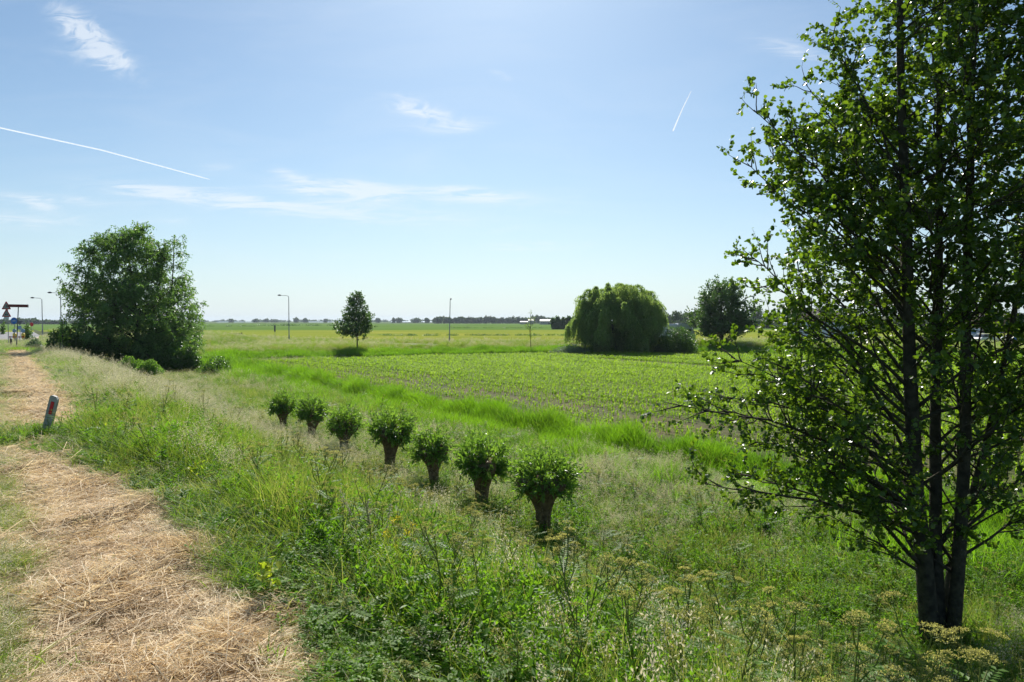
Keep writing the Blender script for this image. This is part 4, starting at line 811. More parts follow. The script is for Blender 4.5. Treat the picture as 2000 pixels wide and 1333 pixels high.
for (px, D, w_, yt, lab) in [(452, 1900, 7, 624, 'lone round tree on the left horizon, nearest to the birch'), (500, 1900, 12, 624.4, 'low wide clump of trees on the horizon left of the first street lamp'), (520, 2000, 9, 623.6, 'boxy pale tree on the horizon, second left of the tall street lamp'),
        (537, 2100, 12, 625, 'flat topped far tree directly left of the tall street lamp'), (578, 1800, 8, 621.6, 'tallest far tree, just right of the street lamp beside the small tree'), (597, 1850, 8, 622.6, 'round far tree between the street lamp and the small tree'),
        (636, 1900, 6, 624, 'small far tree left of the cone shaped tree'), (738, 1700, 7, 622.8, 'lone far tree just right of the cone shaped tree'), (769, 1500, 3, 622.4, 'narrow far poplar, left of a pair before the slim lamp'), (779, 1500, 9, 621.4, 'block of far trees beside the narrow poplar'),
        (812, 1500, 16, 621.6, 'wide low far trees left of the long tree belt'), (834, 1450, 8, 622, 'last small far tree before the long tree belt'), (1322, 420, 20, 603, 'tall tree top rising behind the white lorry'), (1345, 430, 22, 606, 'tree behind the gap between bush and round tree'),
        (1478, 420, 24, 598, 'hazy tree just right of the round dark tree'), (1805, 300, 46, 592, 'grey green tree seen between the alder stems'), (1955, 300, 40, 600, 'hazy tree at the right edge behind the alder')]:
    solo(px, D, w_, yt, lab, per=900 if D < 700 else 420)
def gable(name, px0, px1, D, pye, pyr, wm, rm, label, dep=10, zb=0.0, win=0):
    X0, X1 = (px0 - 1000) / F * D, (px1 - 1000) / F * D; ze = EYE + (627 - pye) / F * D - zb; zr_ = EYE + (627 - pyr) / F * D - zb; W = X1 - X0; r = empty(name, ((X0 + X1) / 2, D, zb)); tag(r, label, 'building')
    link('wall', mesh_np('wall', [box((0, dep / 2, ze / 2 - .2), (W, dep, ze + .4))], [wm]), r)
    h = W / 2 + .5; V = np.array([(-h, -.6, ze), (h, -.6, ze), (h, dep + .6, ze), (-h, dep + .6, ze), (-h + .4, dep / 2, zr_), (h - .4, dep / 2, zr_)]); Fq = np.array([(0, 1, 5, 4), (2, 3, 4, 5)]); Ft = np.array([(1, 2, 5), (3, 0, 4), (3, 2, 1), (3, 1, 0)])
    link('roof', mesh_np('roof', [(V, Fq), (V, Ft)], [rm]), r)
    link('door', mesh_np('door', [box((W * .28, -.05, 1.4), (2.6, .1, 2.8))], [M['dark_metal']]), r)
    for k in range(win): link('window', mesh_np('window', [box((-W * .35 + k * W * .18, -.05, ze * .55), (1.3, .08, 1.2))], [M['glass']]), r)
    return r
gable('barn', 1055, 1077, 850, 627.5, 624, M['offwhite'], M['roof_light'], 'long pale roofed barn left of the dark tree hedge', 16, win=2)
gable('barn', 1016, 1031, 900, 629.4, 627.6, M['offwhite'], M['roof_light'], 'low pale barn on the horizon, left of the sapling', 12)
gable('barn', 1032, 1042, 880, 626.5, 623.4, M['offwhite'], M['roof_light'], 'small pointed pale barn seen behind the sapling', 12)
gable('farmhouse', 1575, 1640, 330, 616, 604, M['brick'], M['roof'], 'dark roofed farmhouse above the trees behind the white trailer', 12, win=3)
gable('farmhouse', 1900, 1975, 260, 622, 609, M['brick'], M['roof'], 'dark roofed house behind the alder at the right edge', 12, win=3)
gable('greenhouse', 421, 493, 2300, 629.8, 628.9, M['offwhite'], M['bluegrey'], 'long white greenhouse strip on the left horizon', 60)
gable('greenhouse', 762, 842, 1750, 629.5, 628.3, M['offwhite'], M['bluegrey'], 'long white greenhouse strip before the tree belt', 60)
gable('greenhouse', 590, 660, 2300, 629.8, 628.8, M['offwhite'], M['bluegrey'], 'long white greenhouse strip left of the cone shaped tree', 60)

# ---------------------------------------------------------------- lamps, signs, fences, vehicles
def street_lamp(px, D, ytop, label, arm, lean=0.0, zb=None, side=0.0):
    X = (px - 1000) / F * D; z = float(height(X, D)) if zb is None else zb; H = EYE + (627 - ytop) / F * D - z
    r = empty('street_lamp', (X, D, z)); tag(r, label, 'street lamp', 'street lamps along the far road'); r.rotation_euler = (0, lean, 0)
    rr_ = .35; pts = [(0, 0, -.3), (0, 0, 1.2), (0, 0, H * .5), (0, 0, H - rr_)]
    for a in np.linspace(0, math.pi / 2, 5)[1:]: pts.append((arm * rr_ * (1 - math.cos(a)) * .999, side * rr_ * (1 - math.cos(a)), H - rr_ + rr_ * math.sin(a)))
    e = pts[-1]; L = 1.0 if arm else .3; pts.append((e[0] + arm * L, e[1] + side * L, e[2] + .06))
    rad = [.09, .085, .07, .055] + [.045] * 4 + [.035]
    link('pole', mesh_np('pole', [tube(pts, rad, 10), tube([(0, 0, -.2), (0, 0, 1.3)], [.11, .11], 10)], [M['metal']], True), r)
    ex, ey_, ez = pts[-1]; n = 9; t = np.linspace(0, 1, n); dx = arm if arm else 0; q = np.stack([ex + dx * t * .75 - .1 * dx, ey_ + side * t * .75, ez + .03 * np.sin(t * 3.14)], -1)
    hd = link('lamp_head', mesh_np('lamp_head', [tube(q, .13 * np.sin(np.clip(t * 2.9 + .14, 0, 3.1)) + .01, 10)], [M['dark_metal']], True), r); hd.scale = (1, 1, 1)
    link('door_hatch', mesh_np('door_hatch', [box((0, -.11, .8), (.1, .02, .4))], [M['dark_metal']]), r)
    return r
street_lamp(564.5, 121, 578, 'street lamp with arm to the left, standing left of the cone shaped tree', -1)
street_lamp(877.5, 106, 586, 'slim leaning street lamp alone in the middle of the fields', .12, lean=.022, side=-.6)
street_lamp(83, 118, 583, 'street lamp beyond the road signs, farther left of the two by the birch', -1)
street_lamp(119.5, 104, 573, 'street lamp rising behind the dark shrub beside the birch', -1)

def disc(r, y0, y1, n=24, c=(0, 0)): a = np.arange(n) * 2 * np.pi / n; return prism(np.c_[c[0] + r * np.cos(a), c[1] + r * np.sin(a)], y0, y1)
def tri(s, y0, y1, cz=0.0, down=False, rc=.14):
    out = []; k = -1 if down else 1
    for a in (90, 210, 330):
        for da in (-28, 0, 28):
            c = np.array([math.cos(R(a)), math.sin(R(a))]) * s * (1 - rc) ; out.append((c[0] + math.cos(R(a + da * 1.6)) * s * rc * .9, k * (c[1] + math.sin(R(a + da * 1.6)) * s * rc * .9) + cz))
    out = out if not down else out[::-1]
    return prism(out, y0, y1)
# warning sign post
D = 70; s = D / F; pz = lambda py: EYE + (627 - py) / F * D
X = (16 - 1000) * s; z = float(height(X, D)); r = empty('warning_sign', (X, D, z)); tag(r, 'two stacked red edged warning triangles and a white plate on one pole', 'road sign')
link('pole', mesh_np('pole', [tube([(0, 0, -.2), (0, 0, pz(592) - z)], [.035, .035], 8)], [M['metal']], True), r)
for k, (pc, nm) in enumerate(((598.8, 0), (613.5, 1))):
    zc = pz(pc) - z; t_ = link('warning_triangle', mesh_np('warning_triangle', shift(tri(.53, -.06, -.045), (-.1, 0, zc - .02)), [M['redpaint']]), r)
    link('sign_face', mesh_np('sign_face', shift(tri(.36, -.066, -.0605), (-.1, 0, zc - .02)), [M['offwhite']]), t_)
    sy = [(-.1, zc + .02, .07, .26)] if nm == 0 else [(-.18, zc - .06, .1, .12), (-.02, zc - .06, .1, .12)]
    link('symbol', mesh_np('symbol', [box((a, -.07, b), (c, .006, d), 0, .002) for a, b, c, d in sy], [M['black']]), t_)
link('plate', mesh_np('plate', [box((-.1, -.05, pz(621) - z), (.5, .015, .26), 0, .004)], [M['white']]), r)
# brown red finger sign
D = 62; s = D / F; X = (31 - 1000) * s; z = float(height(X, D)); r = empty('direction_sign', (X, D, z)); tag(r, 'dark red brown direction board on a slanting pole above the road', 'direction sign')
H = EYE + (627 - 598) / F * D - z; link('pole', mesh_np('pole', [tube([(0, 0, -.2), (.28, 0, H)], [.045, .04], 8)], [M['dark_metal']], True), r)
bw = 41 * s; bh = 5.6 * s; bd = link('board', mesh_np('board', shift(prism([(-bw / 2, -bh / 2), (bw / 2, -bh / 2 - .03), (bw / 2, bh / 2 - .03), (-bw / 2, bh / 2)], -.07, -.045), (.28, 0, H + .02)), [M['maroon']]), r)
link('edge_trim', mesh_np('edge_trim', [box((.28 + bw / 2 - .03, -.075, H - .01), (.05, .01, bh * .92))], [M['offwhite']]), bd)
# blue round sign
def round_sign(px, py, D, rad, fm, label, cat, name, bike=False, back=False):
    X = (px - 1000) / F * D; z = float(height(X, D)); zc = EYE + (627 - py) / F * D - z; r = empty(name, (X, D, z)); tag(r, label, cat)
    link('pole', mesh_np('pole', [tube([(0, 0, -.2), (0, 0, zc + rad)], [.03, .03], 8)], [M['metal']], True), r)
    f = link('sign_face', mesh_np('sign_face', shift(disc(rad, -.055, -.04), (0, 0, zc)), [fm]), r)
    link('border', mesh_np('border', [tube([(math.cos(a) * rad, -.048, zc + math.sin(a) * rad) for a in np.linspace(0, 6.283, 25)], [.016] * 25, 5)], [M['offwhite']]), f)
    if bike:
        k = rad * .27; ch = [tube([(c + math.cos(a) * k, -.062, zc - rad * .12 + math.sin(a) * k) for a in np.linspace(0, 6.283, 15)], [.013] * 15, 4) for c in (-rad * .42, rad * .42)]
        for a, b in (((-.42, -.12), (-.12, .25)), ((-.12, .25), (.3, .25)), ((.3, .25), (.42, -.12)), ((-.12, .25), (.02, -.12)), ((.02, -.12), (.3, .25)), ((-.42, -.12), (.02, -.12))): ch.append(tube([(a[0] * rad, -.062, zc + a[1] * rad), (b[0] * rad, -.062, zc + b[1] * rad)], [.012, .012], 4))
        link('bicycle_symbol', mesh_np('bicycle_symbol', ch, [M['white']]), f)
    return r
round_sign(28.6, 627, 75, .36, M['blue'], 'round blue sign with a white bicycle symbol beside the signpost', 'road sign', 'bicycle_sign', True)
# small give way sign seen beyond
D = 95; X = (39.5 - 1000) / F * D; z = float(height(X, D)); r = empty('give_way_sign', (X, D, z)); zc = EYE + (627 - 630) / F * D - z; tag(r, 'grey inverted triangle sign between the direction board and the bushes', 'road sign')
link('pole', mesh_np('pole', [tube([(0, 0, -.2), (0, 0, zc + .3)], [.03, .03], 8)], [M['metal']], True), r); link('sign_face', mesh_np('sign_face', shift(tri(.42, -.05, -.035, 0, True), (0, 0, zc)), [M['dark_metal']]), r); link('plate', mesh_np('plate', [box((-.05, -.05, zc - .75), (.55, .015, .5), 0, .004)], [M['bluegrey']]), r)
round_sign(62.5, 634, 110, .32, M['redpaint'], 'small red and white round sign left of the street lamp', 'road sign', 'round_sign')
for (px, lab) in ((28.3, 'yellow traffic bollard with blue disc, left of the pair on the island'), (45, 'yellow traffic bollard, right of the pair on the island by the shrub')):
    D = 88; X = (px - 1000) / F * D; z = 2.15; r = empty('traffic_bollard', (X, D, z)); tag(r, lab, 'bollard', 'yellow bollards on the traffic island')
    zz_ = np.array([0, .08, .1, .3, .6, .85, .95, .98]); rd = np.array([.19, .19, .12, .16, .21, .21, .16, .02]); link('body', mesh_np('body', [tube(np.c_[np.zeros(8), np.zeros(8), zz_], rd, 14)], [M['yel']], True), r)
    zc = 1.27; link('sign_face', mesh_np('sign_face', shift(disc(.26, -.03, .0), (0, 0, zc)), [M['bluegrey']]), r); link('bracket', mesh_np('bracket', [box((0, .02, 1.02), (.06, .03, .3))], [M['dark_metal']]), r)
for (px, w_, lab) in ((24, 13, 'low red and white barrier bar, left of the two beside the sign poles'), (41.5, 12, 'low red and white barrier bar, right of the two beside the sign poles')):
    D = 78; s = D / F; X = (px - 1000) * s; z = float(height(X, D)); zc = EYE - (658.5 - 627) * s - z; W = w_ * s; r = empty('road_barrier', (X, D, z)); tag(r, lab, 'barrier', 'red and white barriers at the junction')
    for k in range(4): link('stripe', mesh_np('stripe', [box((-W / 2 + (k + .5) * W / 4, 0, zc), (W / 4 - .004, .04, .16), 0, .008)], [M['redpaint'] if k != 1 else M['white']]), r)
    for q in (-.4, .4): link('leg', mesh_np('leg', [box((q * W, .04, (zc - .1) / 2 - .05), (.06, .035, zc + .1), 0, .006)], [M['offwhite']]), r)
D = 66; X = (21 - 1000) / F * D; z = float(height(X, D)); r = empty('wooden_post', (X, D, z)); tag(r, 'short dark wooden post at the foot of the sign poles', 'post')
link('shaft', mesh_np('shaft', [box((0, 0, .35), (.15, .15, 1.1), 0, .02)], [M['post_wood']]), r); link('cap', mesh_np('cap', [box((0, 0, .93), (.18, .18, .05), 0, .015)], [M['dark_metal']]), r)
bush('roadside_bush', 52, 657, 90, 22, 34, 1400, (.1, .2), M['bush_leaf'], 'small upright dark bush beside the yellow bollards', nl=4, zb=2.05)
bush('roadside_bush', 6, 655, 130, 10, 30, 500, (.15, .28), M['bush_leaf'], 'dark bush at the very left edge behind the road', nl=3, zb=2.05)
bush('roadside_bush', 66, 684, 62, 34, 26, 1300, (.1, .18), M['pale_leaf'], 'loose grey green bush right of the signpost at the path end', nl=5, zb=1.95)
# blue and white place board beside the birch, small grey cabinet sign
D = 135; s = D / F; X = (379 - 1000) * s; z = float(height(X, D)); r = empty('place_sign', (X, D, z)); zc = EYE - (649 - 627) * s - z; tag(r, 'low blue and white board beside the right edge of the birch', 'sign')
link('board', mesh_np('board', [box((0, -.05, zc), (18 * s, .04, 4.6 * s), 0, .01)], [M['bluegrey']]), r); link('header', mesh_np('header', [box((0, -.075, zc + 1.6 * s), (17.4 * s, .012, 1.2 * s), 0, .002)], [M['white']]), r)
for q in (-.4, .4): link('leg', mesh_np('leg', [tube([(q * 18 * s, 0, -.2), (q * 18 * s, 0, zc)], [.04, .04], 6)], [M['metal']]), r)
D = 130; s = D / F; X = (537 - 1000) * s; z = float(height(X, D)); zc = EYE - (642 - 627) * s - z; r = empty('marker_sign', (X, D, z)); tag(r, 'narrow dark upright board on a thin pole left of the street lamp', 'sign')
link('pole', mesh_np('pole', [tube([(0, 0, -.2), (0, 0, zc + .3)], [.035, .035], 6)], [M['metal']]), r); link('board', mesh_np('board', [box((0, -.06, zc), (.3, .04, 1.2), 0, .01)], [M['dark_metal']]), r)

# wire fence with wooden posts beyond the far road
def fence(name, pts, label, step=4.0, h=1.05, skip=None):
    pts = np.array(pts, float); seg = np.r_[0, np.cumsum(np.linalg.norm(np.diff(pts, axis=0), axis=1))]; n = int(seg[-1] / step); t = np.linspace(0, seg[-1], n + 1); X = np.interp(t, seg, pts[:, 0]); Y = np.interp(t, seg, pts[:, 1]); Z = height(X, Y)
    r = empty(name, (X[0], Y[0], Z[0])); tag(r, label, 'fence'); o = np.array([X[0], Y[0], Z[0]])
    for i in range(n + 1):
        hh = h * rng.uniform(.9, 1.15); dx = rng.normal(0, .05); link('post', mesh_np('post', [tube(np.array([(X[i], Y[i], Z[i] - .3), (X[i] + dx, Y[i], Z[i] + hh)]) - o, [.075, .065], 7), tube(np.array([(X[i] + dx, Y[i], Z[i] + hh), (X[i] + dx, Y[i], Z[i] + hh + .02)]) - o, [.065, .01], 7)], [M['post_wood']], True), r)
    for k in (.45, .72, .98): link('wire', mesh_np('wire', [tube(np.stack([X, Y, Z + h * k], -1) - o, np.full(n + 1, .011), 4)], [M['metal']]), r)
    return r
fence('wire_fence', [(-84, 178), (-60, 160), (-35, 138), (-13, 124), (10, 122), (22, 126)], 'long wire fence with wooden posts between the far bank and the yellow pasture')
fence('wire_fence', [(27, 127), (60, 139), (95, 136), (125, 130)], 'wire fence on wooden posts behind the round tree and the trailer')
# gate and scrub by the road gap
D = 146; r = empty('field_gate', (-59.5, D, float(height(-59.5, D)))); tag(r, 'low gate between two posts at the gap in the far verge', 'gate')
for q in (-1.7, 1.7): link('post', mesh_np('post', [tube([(q, 0, -.2), (q, 0, 1.35)], [.1, .09], 8)], [M['post_wood']], True), r)
for k in (.3, .55, .8, 1.05): link('rail', mesh_np('rail', [box((0, 0, k), (3.2, .05, .09), 0, .01)], [M['dark_metal']]), r)

def wheel(r, x, y, rad, parent):
    w = link('wheel', mesh_np('wheel', [(np.array(v) , f) for v, f in [tube([(x, y - .12, rad), (x, y - .11, rad), (x, y + .11, rad), (x, y + .12, rad)], [rad * .6, rad, rad, rad * .6], 20)]], [M['black']], True), parent)
    link('rim', mesh_np('rim', [tube([(x, y - .125, rad), (x, y - .121, rad), (x, y + .121, rad), (x, y + .125, rad)], [0.001, rad * .58, rad * .58, .001], 16)], [M['metal']], True), w)
# white box trailer
D = 124; s = D / F; X0, X1 = (1534 - 1000) * s, (1668 - 1000) * s; z = 1.0; L = X1 - X0; topz = EYE - 3.4 * s; r = empty('box_trailer', ((X0 + X1) / 2, D, z)); tag(r, 'white box trailer parked beyond the field, left of the alder stems', 'trailer')
hb = topz - z
link('body', mesh_np('body', [box((0, 0, (.75 + hb) / 2), (L, 2.4, hb - .75), 0, .08)], [M['white']]), r)
link('door', mesh_np('door', [box((-L * .5 + 1.0, -1.21, .75 + (hb - .75) * .48), (.8, .03, (hb - .75) * .82), 0, .01)], [M['offwhite']]), r)
link('window', mesh_np('window', [box((-L * .5 + 2.6, -1.21, .75 + (hb - .75) * .66), (1.0, .03, .5), 0, .01)], [M['glass']]), r)
link('chassis', mesh_np('chassis', [box((0, 0, .66), (L * .94, 2.1, .17), 0, .02), box((L / 2 + .6, 0, .62), (1.4, .12, .1), 0, .01)], [M['dark_metal']]), r)
link('aerial', mesh_np('aerial', [tube([(-L * .5 + 2.1, 0, hb), (-L * .5 + 2.1, 0, hb + 1.3)], [.02, .01], 5)], [M['metal']]), r)
for q in (-.05, .05): 
    for y in (-1.05, 1.05): wheel(r, L * q * 1.0, y, .38, r)
# white lorry behind the bush
D = 113; s = D / F; z = 1.0; Xc = (1338 - 1000) * s; r = empty('white_lorry', (Xc, D, z)); tag(r, 'white lorry showing its rounded cab above the dark bush', 'lorry')
H = EYE - 5 * s - z
link('body', mesh_np('body', [box((-4.3, 0, (.9 + H) / 2 - .05), (5.6, 2.35, H - 1.0), 0, .12)], [M['white']]), r)
cabp = [(-1.4, .55), (1.35, .55), (1.45, 1.2), (1.3, 1.75), (.85, H - .75), (.3, H - .25), (-.5, H + .05), (-1.4, H + .05)]
link('cab', mesh_np('cab', prism(cabp, -1.1, 1.1), [M['silver']]), r)
link('windscreen', mesh_np('windscreen', [box((1.12, 0, 2.2), (.08, 1.9, .7), 0, .02)], [M['glass']]), r)
link('side_window', mesh_np('side_window', [box((.35, -1.11, 2.05), (.8, .03, .55), 0, .01)], [M['glass']]), r)
link('chassis', mesh_np('chassis', [box((-3.0, 0, .65), (8.0, 1.6, .25), 0, .03)], [M['dark_metal']]), r)
for q in (-5.8, .3):
    for y in (-1.0, 1.0): wheel(r, q, y, .46, r)
def car(px, D, label, paint, rz=0.0):
    s = D / F; X = (px - 1000) * s; z = float(height(X, D)) + .08; r = empty('parked_car', (X, D, z), rz); tag(r, label, 'car', 'cars parked behind the alder')
    body = [(-2.1, .35), (-2.15, .75), (-1.95, .95), (-1.2, 1.02), (1.05, 1.0), (1.9, .88), (2.15, .7), (2.15, .38), (1.9, .28), (-1.9, .28)]
    link('body', mesh_np('body', prism(body[::-1], -.85, .85), [paint]), r)
    cb = [(-1.55, 1.005), (-1.15, 1.42), (-.4, 1.52), (.35, 1.48), (1.05, 1.005)]; link('cabin', mesh_np('cabin', prism(cb[::-1], -.72, .72), [M['glass']]), r); link('roof', mesh_np('roof', [box((-.4, 0, 1.52), (1.35, 1.35, .05), 0, .02)], [paint]), r)
    for q in (-1.3, 1.35):
        for y in (-.8, .8): wheel(r, q, y, .32, r)
    for y in (-.6, .6): link('headlight', mesh_np('headlight', [box((2.13, y, .68), (.06, .3, .14), 0, .02)], [M['white']]), r)
    return r
car(1868, 112, 'silver car beyond the field, left of two seen between the alder stems', M['silver'], .2)
car(1925, 114, 'white car beyond the field, right of two behind the alder', M['white'], .3)
car(1985, 116, 'dark blue car at the right edge behind the alder', M['blue'], .1)
D = 120; X = (1880 - 1000) / F * D; r = empty('white_caravan', (X, D, 1.0)); tag(r, 'white caravan with a blue window band behind the alder stems', 'caravan')
cp_ = [(-2.6, .5), (2.4, .5), (2.6, 1.2), (2.3, 2.4), (-2.3, 2.5), (-2.65, 1.6)]; link('body', mesh_np('body', prism(cp_, -1.05, 1.05), [M['white']]), r); link('window', mesh_np('window', [box((0, -1.06, 1.7), (3.4, .03, .5), 0, .01)], [M['bluegrey']]), r); wheel(r, 0, -.95, .33, r)

# leaning roadside marker post in the near verge
D = 12.6; t1 = P(108, 774, D); b1 = P(87, 872, D); z = float(height(b1[0], D)); r = empty('marker_post', (b1[0], D, z)); tag(r, 'leaning off white roadside marker post with a red reflector', 'marker post')
v = t1 - np.array([b1[0], D, z]); r.rotation_euler = (.05, math.atan2(v[0], v[2]) , .12); Hh = float(np.linalg.norm(v)); w2 = .072
out = [(-w2, -.3), (w2, -.3), (w2, Hh - .05), (w2 - .035, Hh), (-w2 + .03, Hh + .012), (-w2, Hh - .015)]
pb = link('shaft', mesh_np('shaft', prism(out, -.03, .03), [M['offwhite']]), r); bv = pb.modifiers.new('bevel', 'BEVEL'); bv.width = .012; bv.segments = 2
link('reflector', mesh_np('reflector', [box((.004, -.034, Hh - .22), (.058, .012, .24), 0, .004)], [M['red']]), r)

# ---------------------------------------------------------------- single plants in the foreground
def plant(name, px, py, D, chunks, mats, label, cat, group=None, part='stem'):
    X = (px - 1000) / F * D; z = float(height(X, D)); r = empty(name, (X, D, z), rng.uniform(0, 6)); tag(r, label, cat, group)
    names = {}
    for c in chunks: names.setdefault(c[2] if len(c) > 2 else 0, []).append(c)
    for k, v in names.items():
        nm = part[k] if isinstance(part, (list, tuple)) else part
        link(nm, mesh_np(nm, [(c[0], c[1], 0) for c in v], [mats[k]]), r)
    return r
PP = ('seed_head', 'stem', 'leaf')
for (px, D, h, um, lab) in [(1660, 3.7, 1.35, (.06, .085), 'tall umbel plant at the bottom edge left of the alder foot, pale flat heads'), (1775, 3.5, 1.42, (.065, .09), 'tall yellow umbel plant in front of the alder foot'), (1905, 3.4, 1.4, (.065, .09), 'large umbel plant at the bottom edge right of the alder foot'),
        (1985, 3.9, 1.5, (.06, .085), 'umbel plant cut by the right edge near the bottom corner'), (1560, 4.3, 1.3, (.05, .075), 'brownish umbel plant low down between the alder and the middle'), (1440, 5.4, 1.3, (.05, .07), 'thin branching umbel plant with a long slanting green stalk'),
        (1340, 5.0, 1.2, (.045, .07), 'yellow umbel plant below the nearest pollard willow, to its right'), (1245, 5.3, 1.15, (.045, .065), 'rusty umbel plant directly below the nearest pollard willow'), (1130, 5.0, 1.1, (.04, .06), 'short umbel plant among green weeds at the bottom middle'),
        (1720, 5.2, 1.35, (.05, .075), 'rusty umbel plant left of the alder foot, behind the pale heads')]:
    plant('umbel_plant', px, 0, D, parsnip_chunks(h * .84, 0, (um[0] * .8, um[1] * .8), 16, 14), PM, lab, 'umbel plant', 'umbel plants in the foreground', PP)
def dry_stalk(h, n=3):
    ch = []
    for i in range(n):
        a = rng.uniform(0, 6.28); l = rng.uniform(.1, .45); z = np.linspace(0, h * rng.uniform(.75, 1), 6); st = np.stack([math.cos(a) * l * z ** 1.5 / h, math.sin(a) * l * z ** 1.5 / h, z], -1); ch.append((*tube(st, np.linspace(.005, .003, 6), 5), 0))
        t = rng.uniform(.45, 1, 90); Pp = np.stack([np.interp(t, np.linspace(0, 1, 6), st[:, k]) for k in range(3)], -1) + rng.normal(0, .013, (90, 3)); ch.append(leaves(Pp, rdir(90, .6), rdir(90), U_(.012, .024, 90), T_RHOMB, 1))
    return ch
for (px, D, h, lab) in [(715, 6.6, .8, 'bleached dry stalks standing left of centre in the foreground'), (742, 6.3, .7, 'bleached seed stalks leaning beside the yellow flowers'), (880, 6.0, .65, 'grey dry stalk at the bottom middle of the meadow'), (905, 7.6, .75, 'grey bent stalk in the green weeds left of the nearest pollard')]:
    plant('dry_stalk', px, 0, D, dry_stalk(h), [M['straw_grey'], M['straw_grey']], lab, 'dry plant', 'bleached dry stalks', ('stem', 'seed_head'))
def flower_plant(h):
    ch = []
    for i in range(4):
        a = rng.uniform(0, 6.28); l = rng.uniform(.05, .2); e = np.array([math.cos(a) * l, math.sin(a) * l, h * rng.uniform(.8, 1)]); ch.append((*tube([(0, 0, 0), e * [.4, .4, .6], e], [.004, .003, .002], 4), 0))
        n = 30; pp = e + rng.normal(0, .016, (n, 3)); ch.append(leaves(pp, rdir(n), rdir(n, 1), U_(.01, .018, n), T_ROUND, 1))
        n = 16; t = U_(.2, .8, n); pp = e * t[:, None]; ch.append(leaves(pp, rdir(n, .2), rdir(n, 1.5), U_(.03, .06, n), T_LANCE, 2, 1.4))
    return ch
FM = [M['stem'], M['yellow'], M['herb']]
plant('flowering_weed', 780, 0, 6.4, flower_plant(.62), FM, 'weed with a bright yellow flower head left of centre in the foreground', 'wild flower', None, ('stem', 'flower', 'leaf'))
plant('flowering_weed', 768, 0, 6.0, flower_plant(.5), FM, 'lower weed with small yellow flowers below the taller yellow one', 'wild flower', None, ('stem', 'flower', 'leaf'))
def tuft(n, h, w, r=.07): return [blades(disk(n, r), U_(*h, n), U_(0, 6.28, n), U_(.1, .7, n), U_(*w, n), 4, 0)]
for (px, D, n, h, w_, m, lab) in [(152, 7.15, 26, (.06, .17), (.012, .024), 'lush', 'dark green leafy tuft in the middle of the mown path'), (527, 4.25, 22, (.1, .24), (.008, .016), 'fresh_leaf', 'bright green grass tuft at the bottom edge beside the straw'), (140, 4.2, 8, (.1, .22), (.008, .014), 'lush', 'small green tuft at the bottom left edge of the path'),
        (296, 6.6, 10, (.06, .15), (.005, .009), 'fresh_leaf', 'thin fresh tuft on the right half of the mown path'), (185, 10.0, 12, (.08, .2), (.006, .01), 'grass', 'short tuft on the straw behind the dark green one')]:
    plant('grass_tuft', px, 0, D, tuft(n, h, w_), [M[m]], lab, 'grass tuft', 'green tufts on the mown path', ('foliage',))
# tufts at the marker post
for (px, D, n, h, lab) in [(60, 12.3, 90, (.25, .6), 'tall grass tuft left of the leaning marker post'), (116, 12.2, 50, (.15, .3), 'grass tuft at the foot of the leaning marker post')]:
    plant('grass_tuft', px, 0, D, tuft(n, h, (.006, .012), .3), [M['lush']], lab, 'grass tuft', 'tufts around the marker post', ('foliage',))
# sprawling yellow leaved weed at the edge of the straw
def weed(n, h, L): 
    ch = []
    for i in range(5):
        a = rng.uniform(0, 6.28); e = np.array([math.cos(a) * .1, math.sin(a) * .1, h * rng.uniform(.7, 1)]); ch.append((*tube([(0, 0, 0), e * .5, e], [.004, .003, .002], 4), 0)); t = U_(.2, 1, n); ch.append(leaves(e * t[:, None], rdir(n, .2), rdir(n, 2), U_(*L, n), T_ROUND, 1, .8))
    return ch
YL = mat('yellow green leaves', (.2, .3, .03), (.38, .4, .05), rough=.45, island=True, trans=.5)
for (px, D, h, lab) in [(515, 5.15, .4, 'yellow green leafy weed at the edge of the straw'), (212, 11.6, .5, 'yellow green weed right of the leaning marker post'), (375, 8.7, .45, 'yellowish weed where the straw meets the bank')]:
    plant('leafy_weed', px, 0, D, weed(9, h, (.04, .075)), [M['stem'], YL], lab, 'weed', 'yellow leaved weeds along the path edge', ('stem', 'leaf'))
plant('leafy_weed', 950, 0, 4.75, weed(16, .5, (.05, .09)), [M['stem'], M['fresh_leaf']], 'bright green broad leaved weed at the bottom middle edge', 'weed', None, ('stem', 'leaf'))

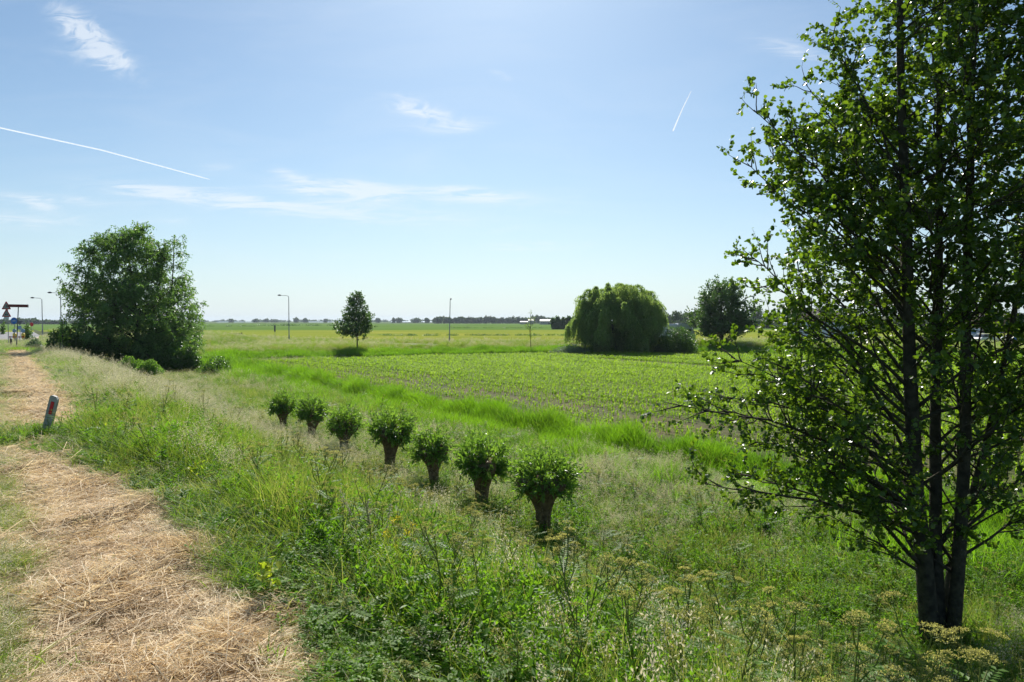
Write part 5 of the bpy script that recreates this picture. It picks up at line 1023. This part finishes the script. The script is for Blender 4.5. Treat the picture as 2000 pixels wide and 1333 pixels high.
# ---------------------------------------------------------------- vapour trails high in the sky (far outside the haze)
CT = bpy.data.materials.new('vapour'); CT.use_nodes = True; t = CT.node_tree; t.nodes.clear(); o_ = t.nodes.new('ShaderNodeOutputMaterial'); a_ = t.nodes.new('ShaderNodeBsdfTranslucent'); a_.inputs[0].default_value = (.95, .95, .95, 1)
b_ = t.nodes.new('ShaderNodeBsdfDiffuse'); b_.inputs[0].default_value = (.95, .95, .95, 1); m1 = t.nodes.new('ShaderNodeMixShader'); t.links.new(a_.outputs[0], m1.inputs[1]); t.links.new(b_.outputs[0], m1.inputs[2]); tr = t.nodes.new('ShaderNodeBsdfTransparent'); m2 = t.nodes.new('ShaderNodeMixShader'); m2.inputs[0].default_value = .4
nz_ = t.nodes.new('ShaderNodeTexNoise'); nz_.inputs['Scale'].default_value = .004; nz_.inputs['Detail'].default_value = 6; gg = t.nodes.new('ShaderNodeNewGeometry'); t.links.new(gg.outputs['Position'], nz_.inputs['Vector']); rr2 = t.nodes.new('ShaderNodeMapRange'); t.links.new(nz_.outputs[0], rr2.inputs[0]); rr2.inputs[1].default_value = .3; rr2.inputs[2].default_value = .7; rr2.inputs[3].default_value = .38; rr2.inputs[4].default_value = .75; t.links.new(rr2.outputs[0], m2.inputs[0])
t.links.new(tr.outputs[0], m2.inputs[1]); t.links.new(m1.outputs[0], m2.inputs[2]); t.links.new(m2.outputs[0], o_.inputs[0])
def trail(pix, w0, w1, label):
    D = 20000; pts = np.array([P(x, y, D) for x, y in pix]); n = 40; tt = np.linspace(0, 1, len(pix)); t = np.linspace(0, 1, n); q = np.stack([np.interp(t, tt, pts[:, k]) for k in range(3)], -1); b0 = q[0].copy()
    w = (w0 + (w1 - w0) * t) * D / F / 2 * (1 + .03 * rng.normal(0, 1, n)); w[0] *= .5; w[-1] *= .4
    o = link('vapour_trail', mesh_np('vapour_trail', [tube(q - b0, w, 8)], [CT], True), None, b0); tag(o, label, 'vapour trail')
trail([(-140, 215), (0, 250), (200, 294), (410, 351)], 3.2, 2.0, 'long thin white aircraft trail slanting down across the left sky')
trail([(1350, 178), (1332, 215), (1314, 257)], 1.0, 3.6, 'short steep white aircraft trail high in the right sky')

# ---------------------------------------------------------------- haze
hm = bpy.data.materials.new('haze'); hm.use_nodes = True; t = hm.node_tree; t.nodes.clear(); o_ = t.nodes.new('ShaderNodeOutputMaterial'); pv = t.nodes.new('ShaderNodeVolumePrincipled'); pv.inputs['Color'].default_value = (.78, .88, 1, 1); pv.inputs['Density'].default_value = HAZE; pv.inputs['Anisotropy'].default_value = .2; t.links.new(pv.outputs[0], o_.inputs['Volume'])
try: hm.volume_intersection_method
except Exception: pass
hz = link('haze', mesh_np('haze', [box((0, 0, 22.5 - 2.25), (14800, 14800, 45))], [hm])); hz.location = (0, 0, 0); tag(hz, kind='stuff')
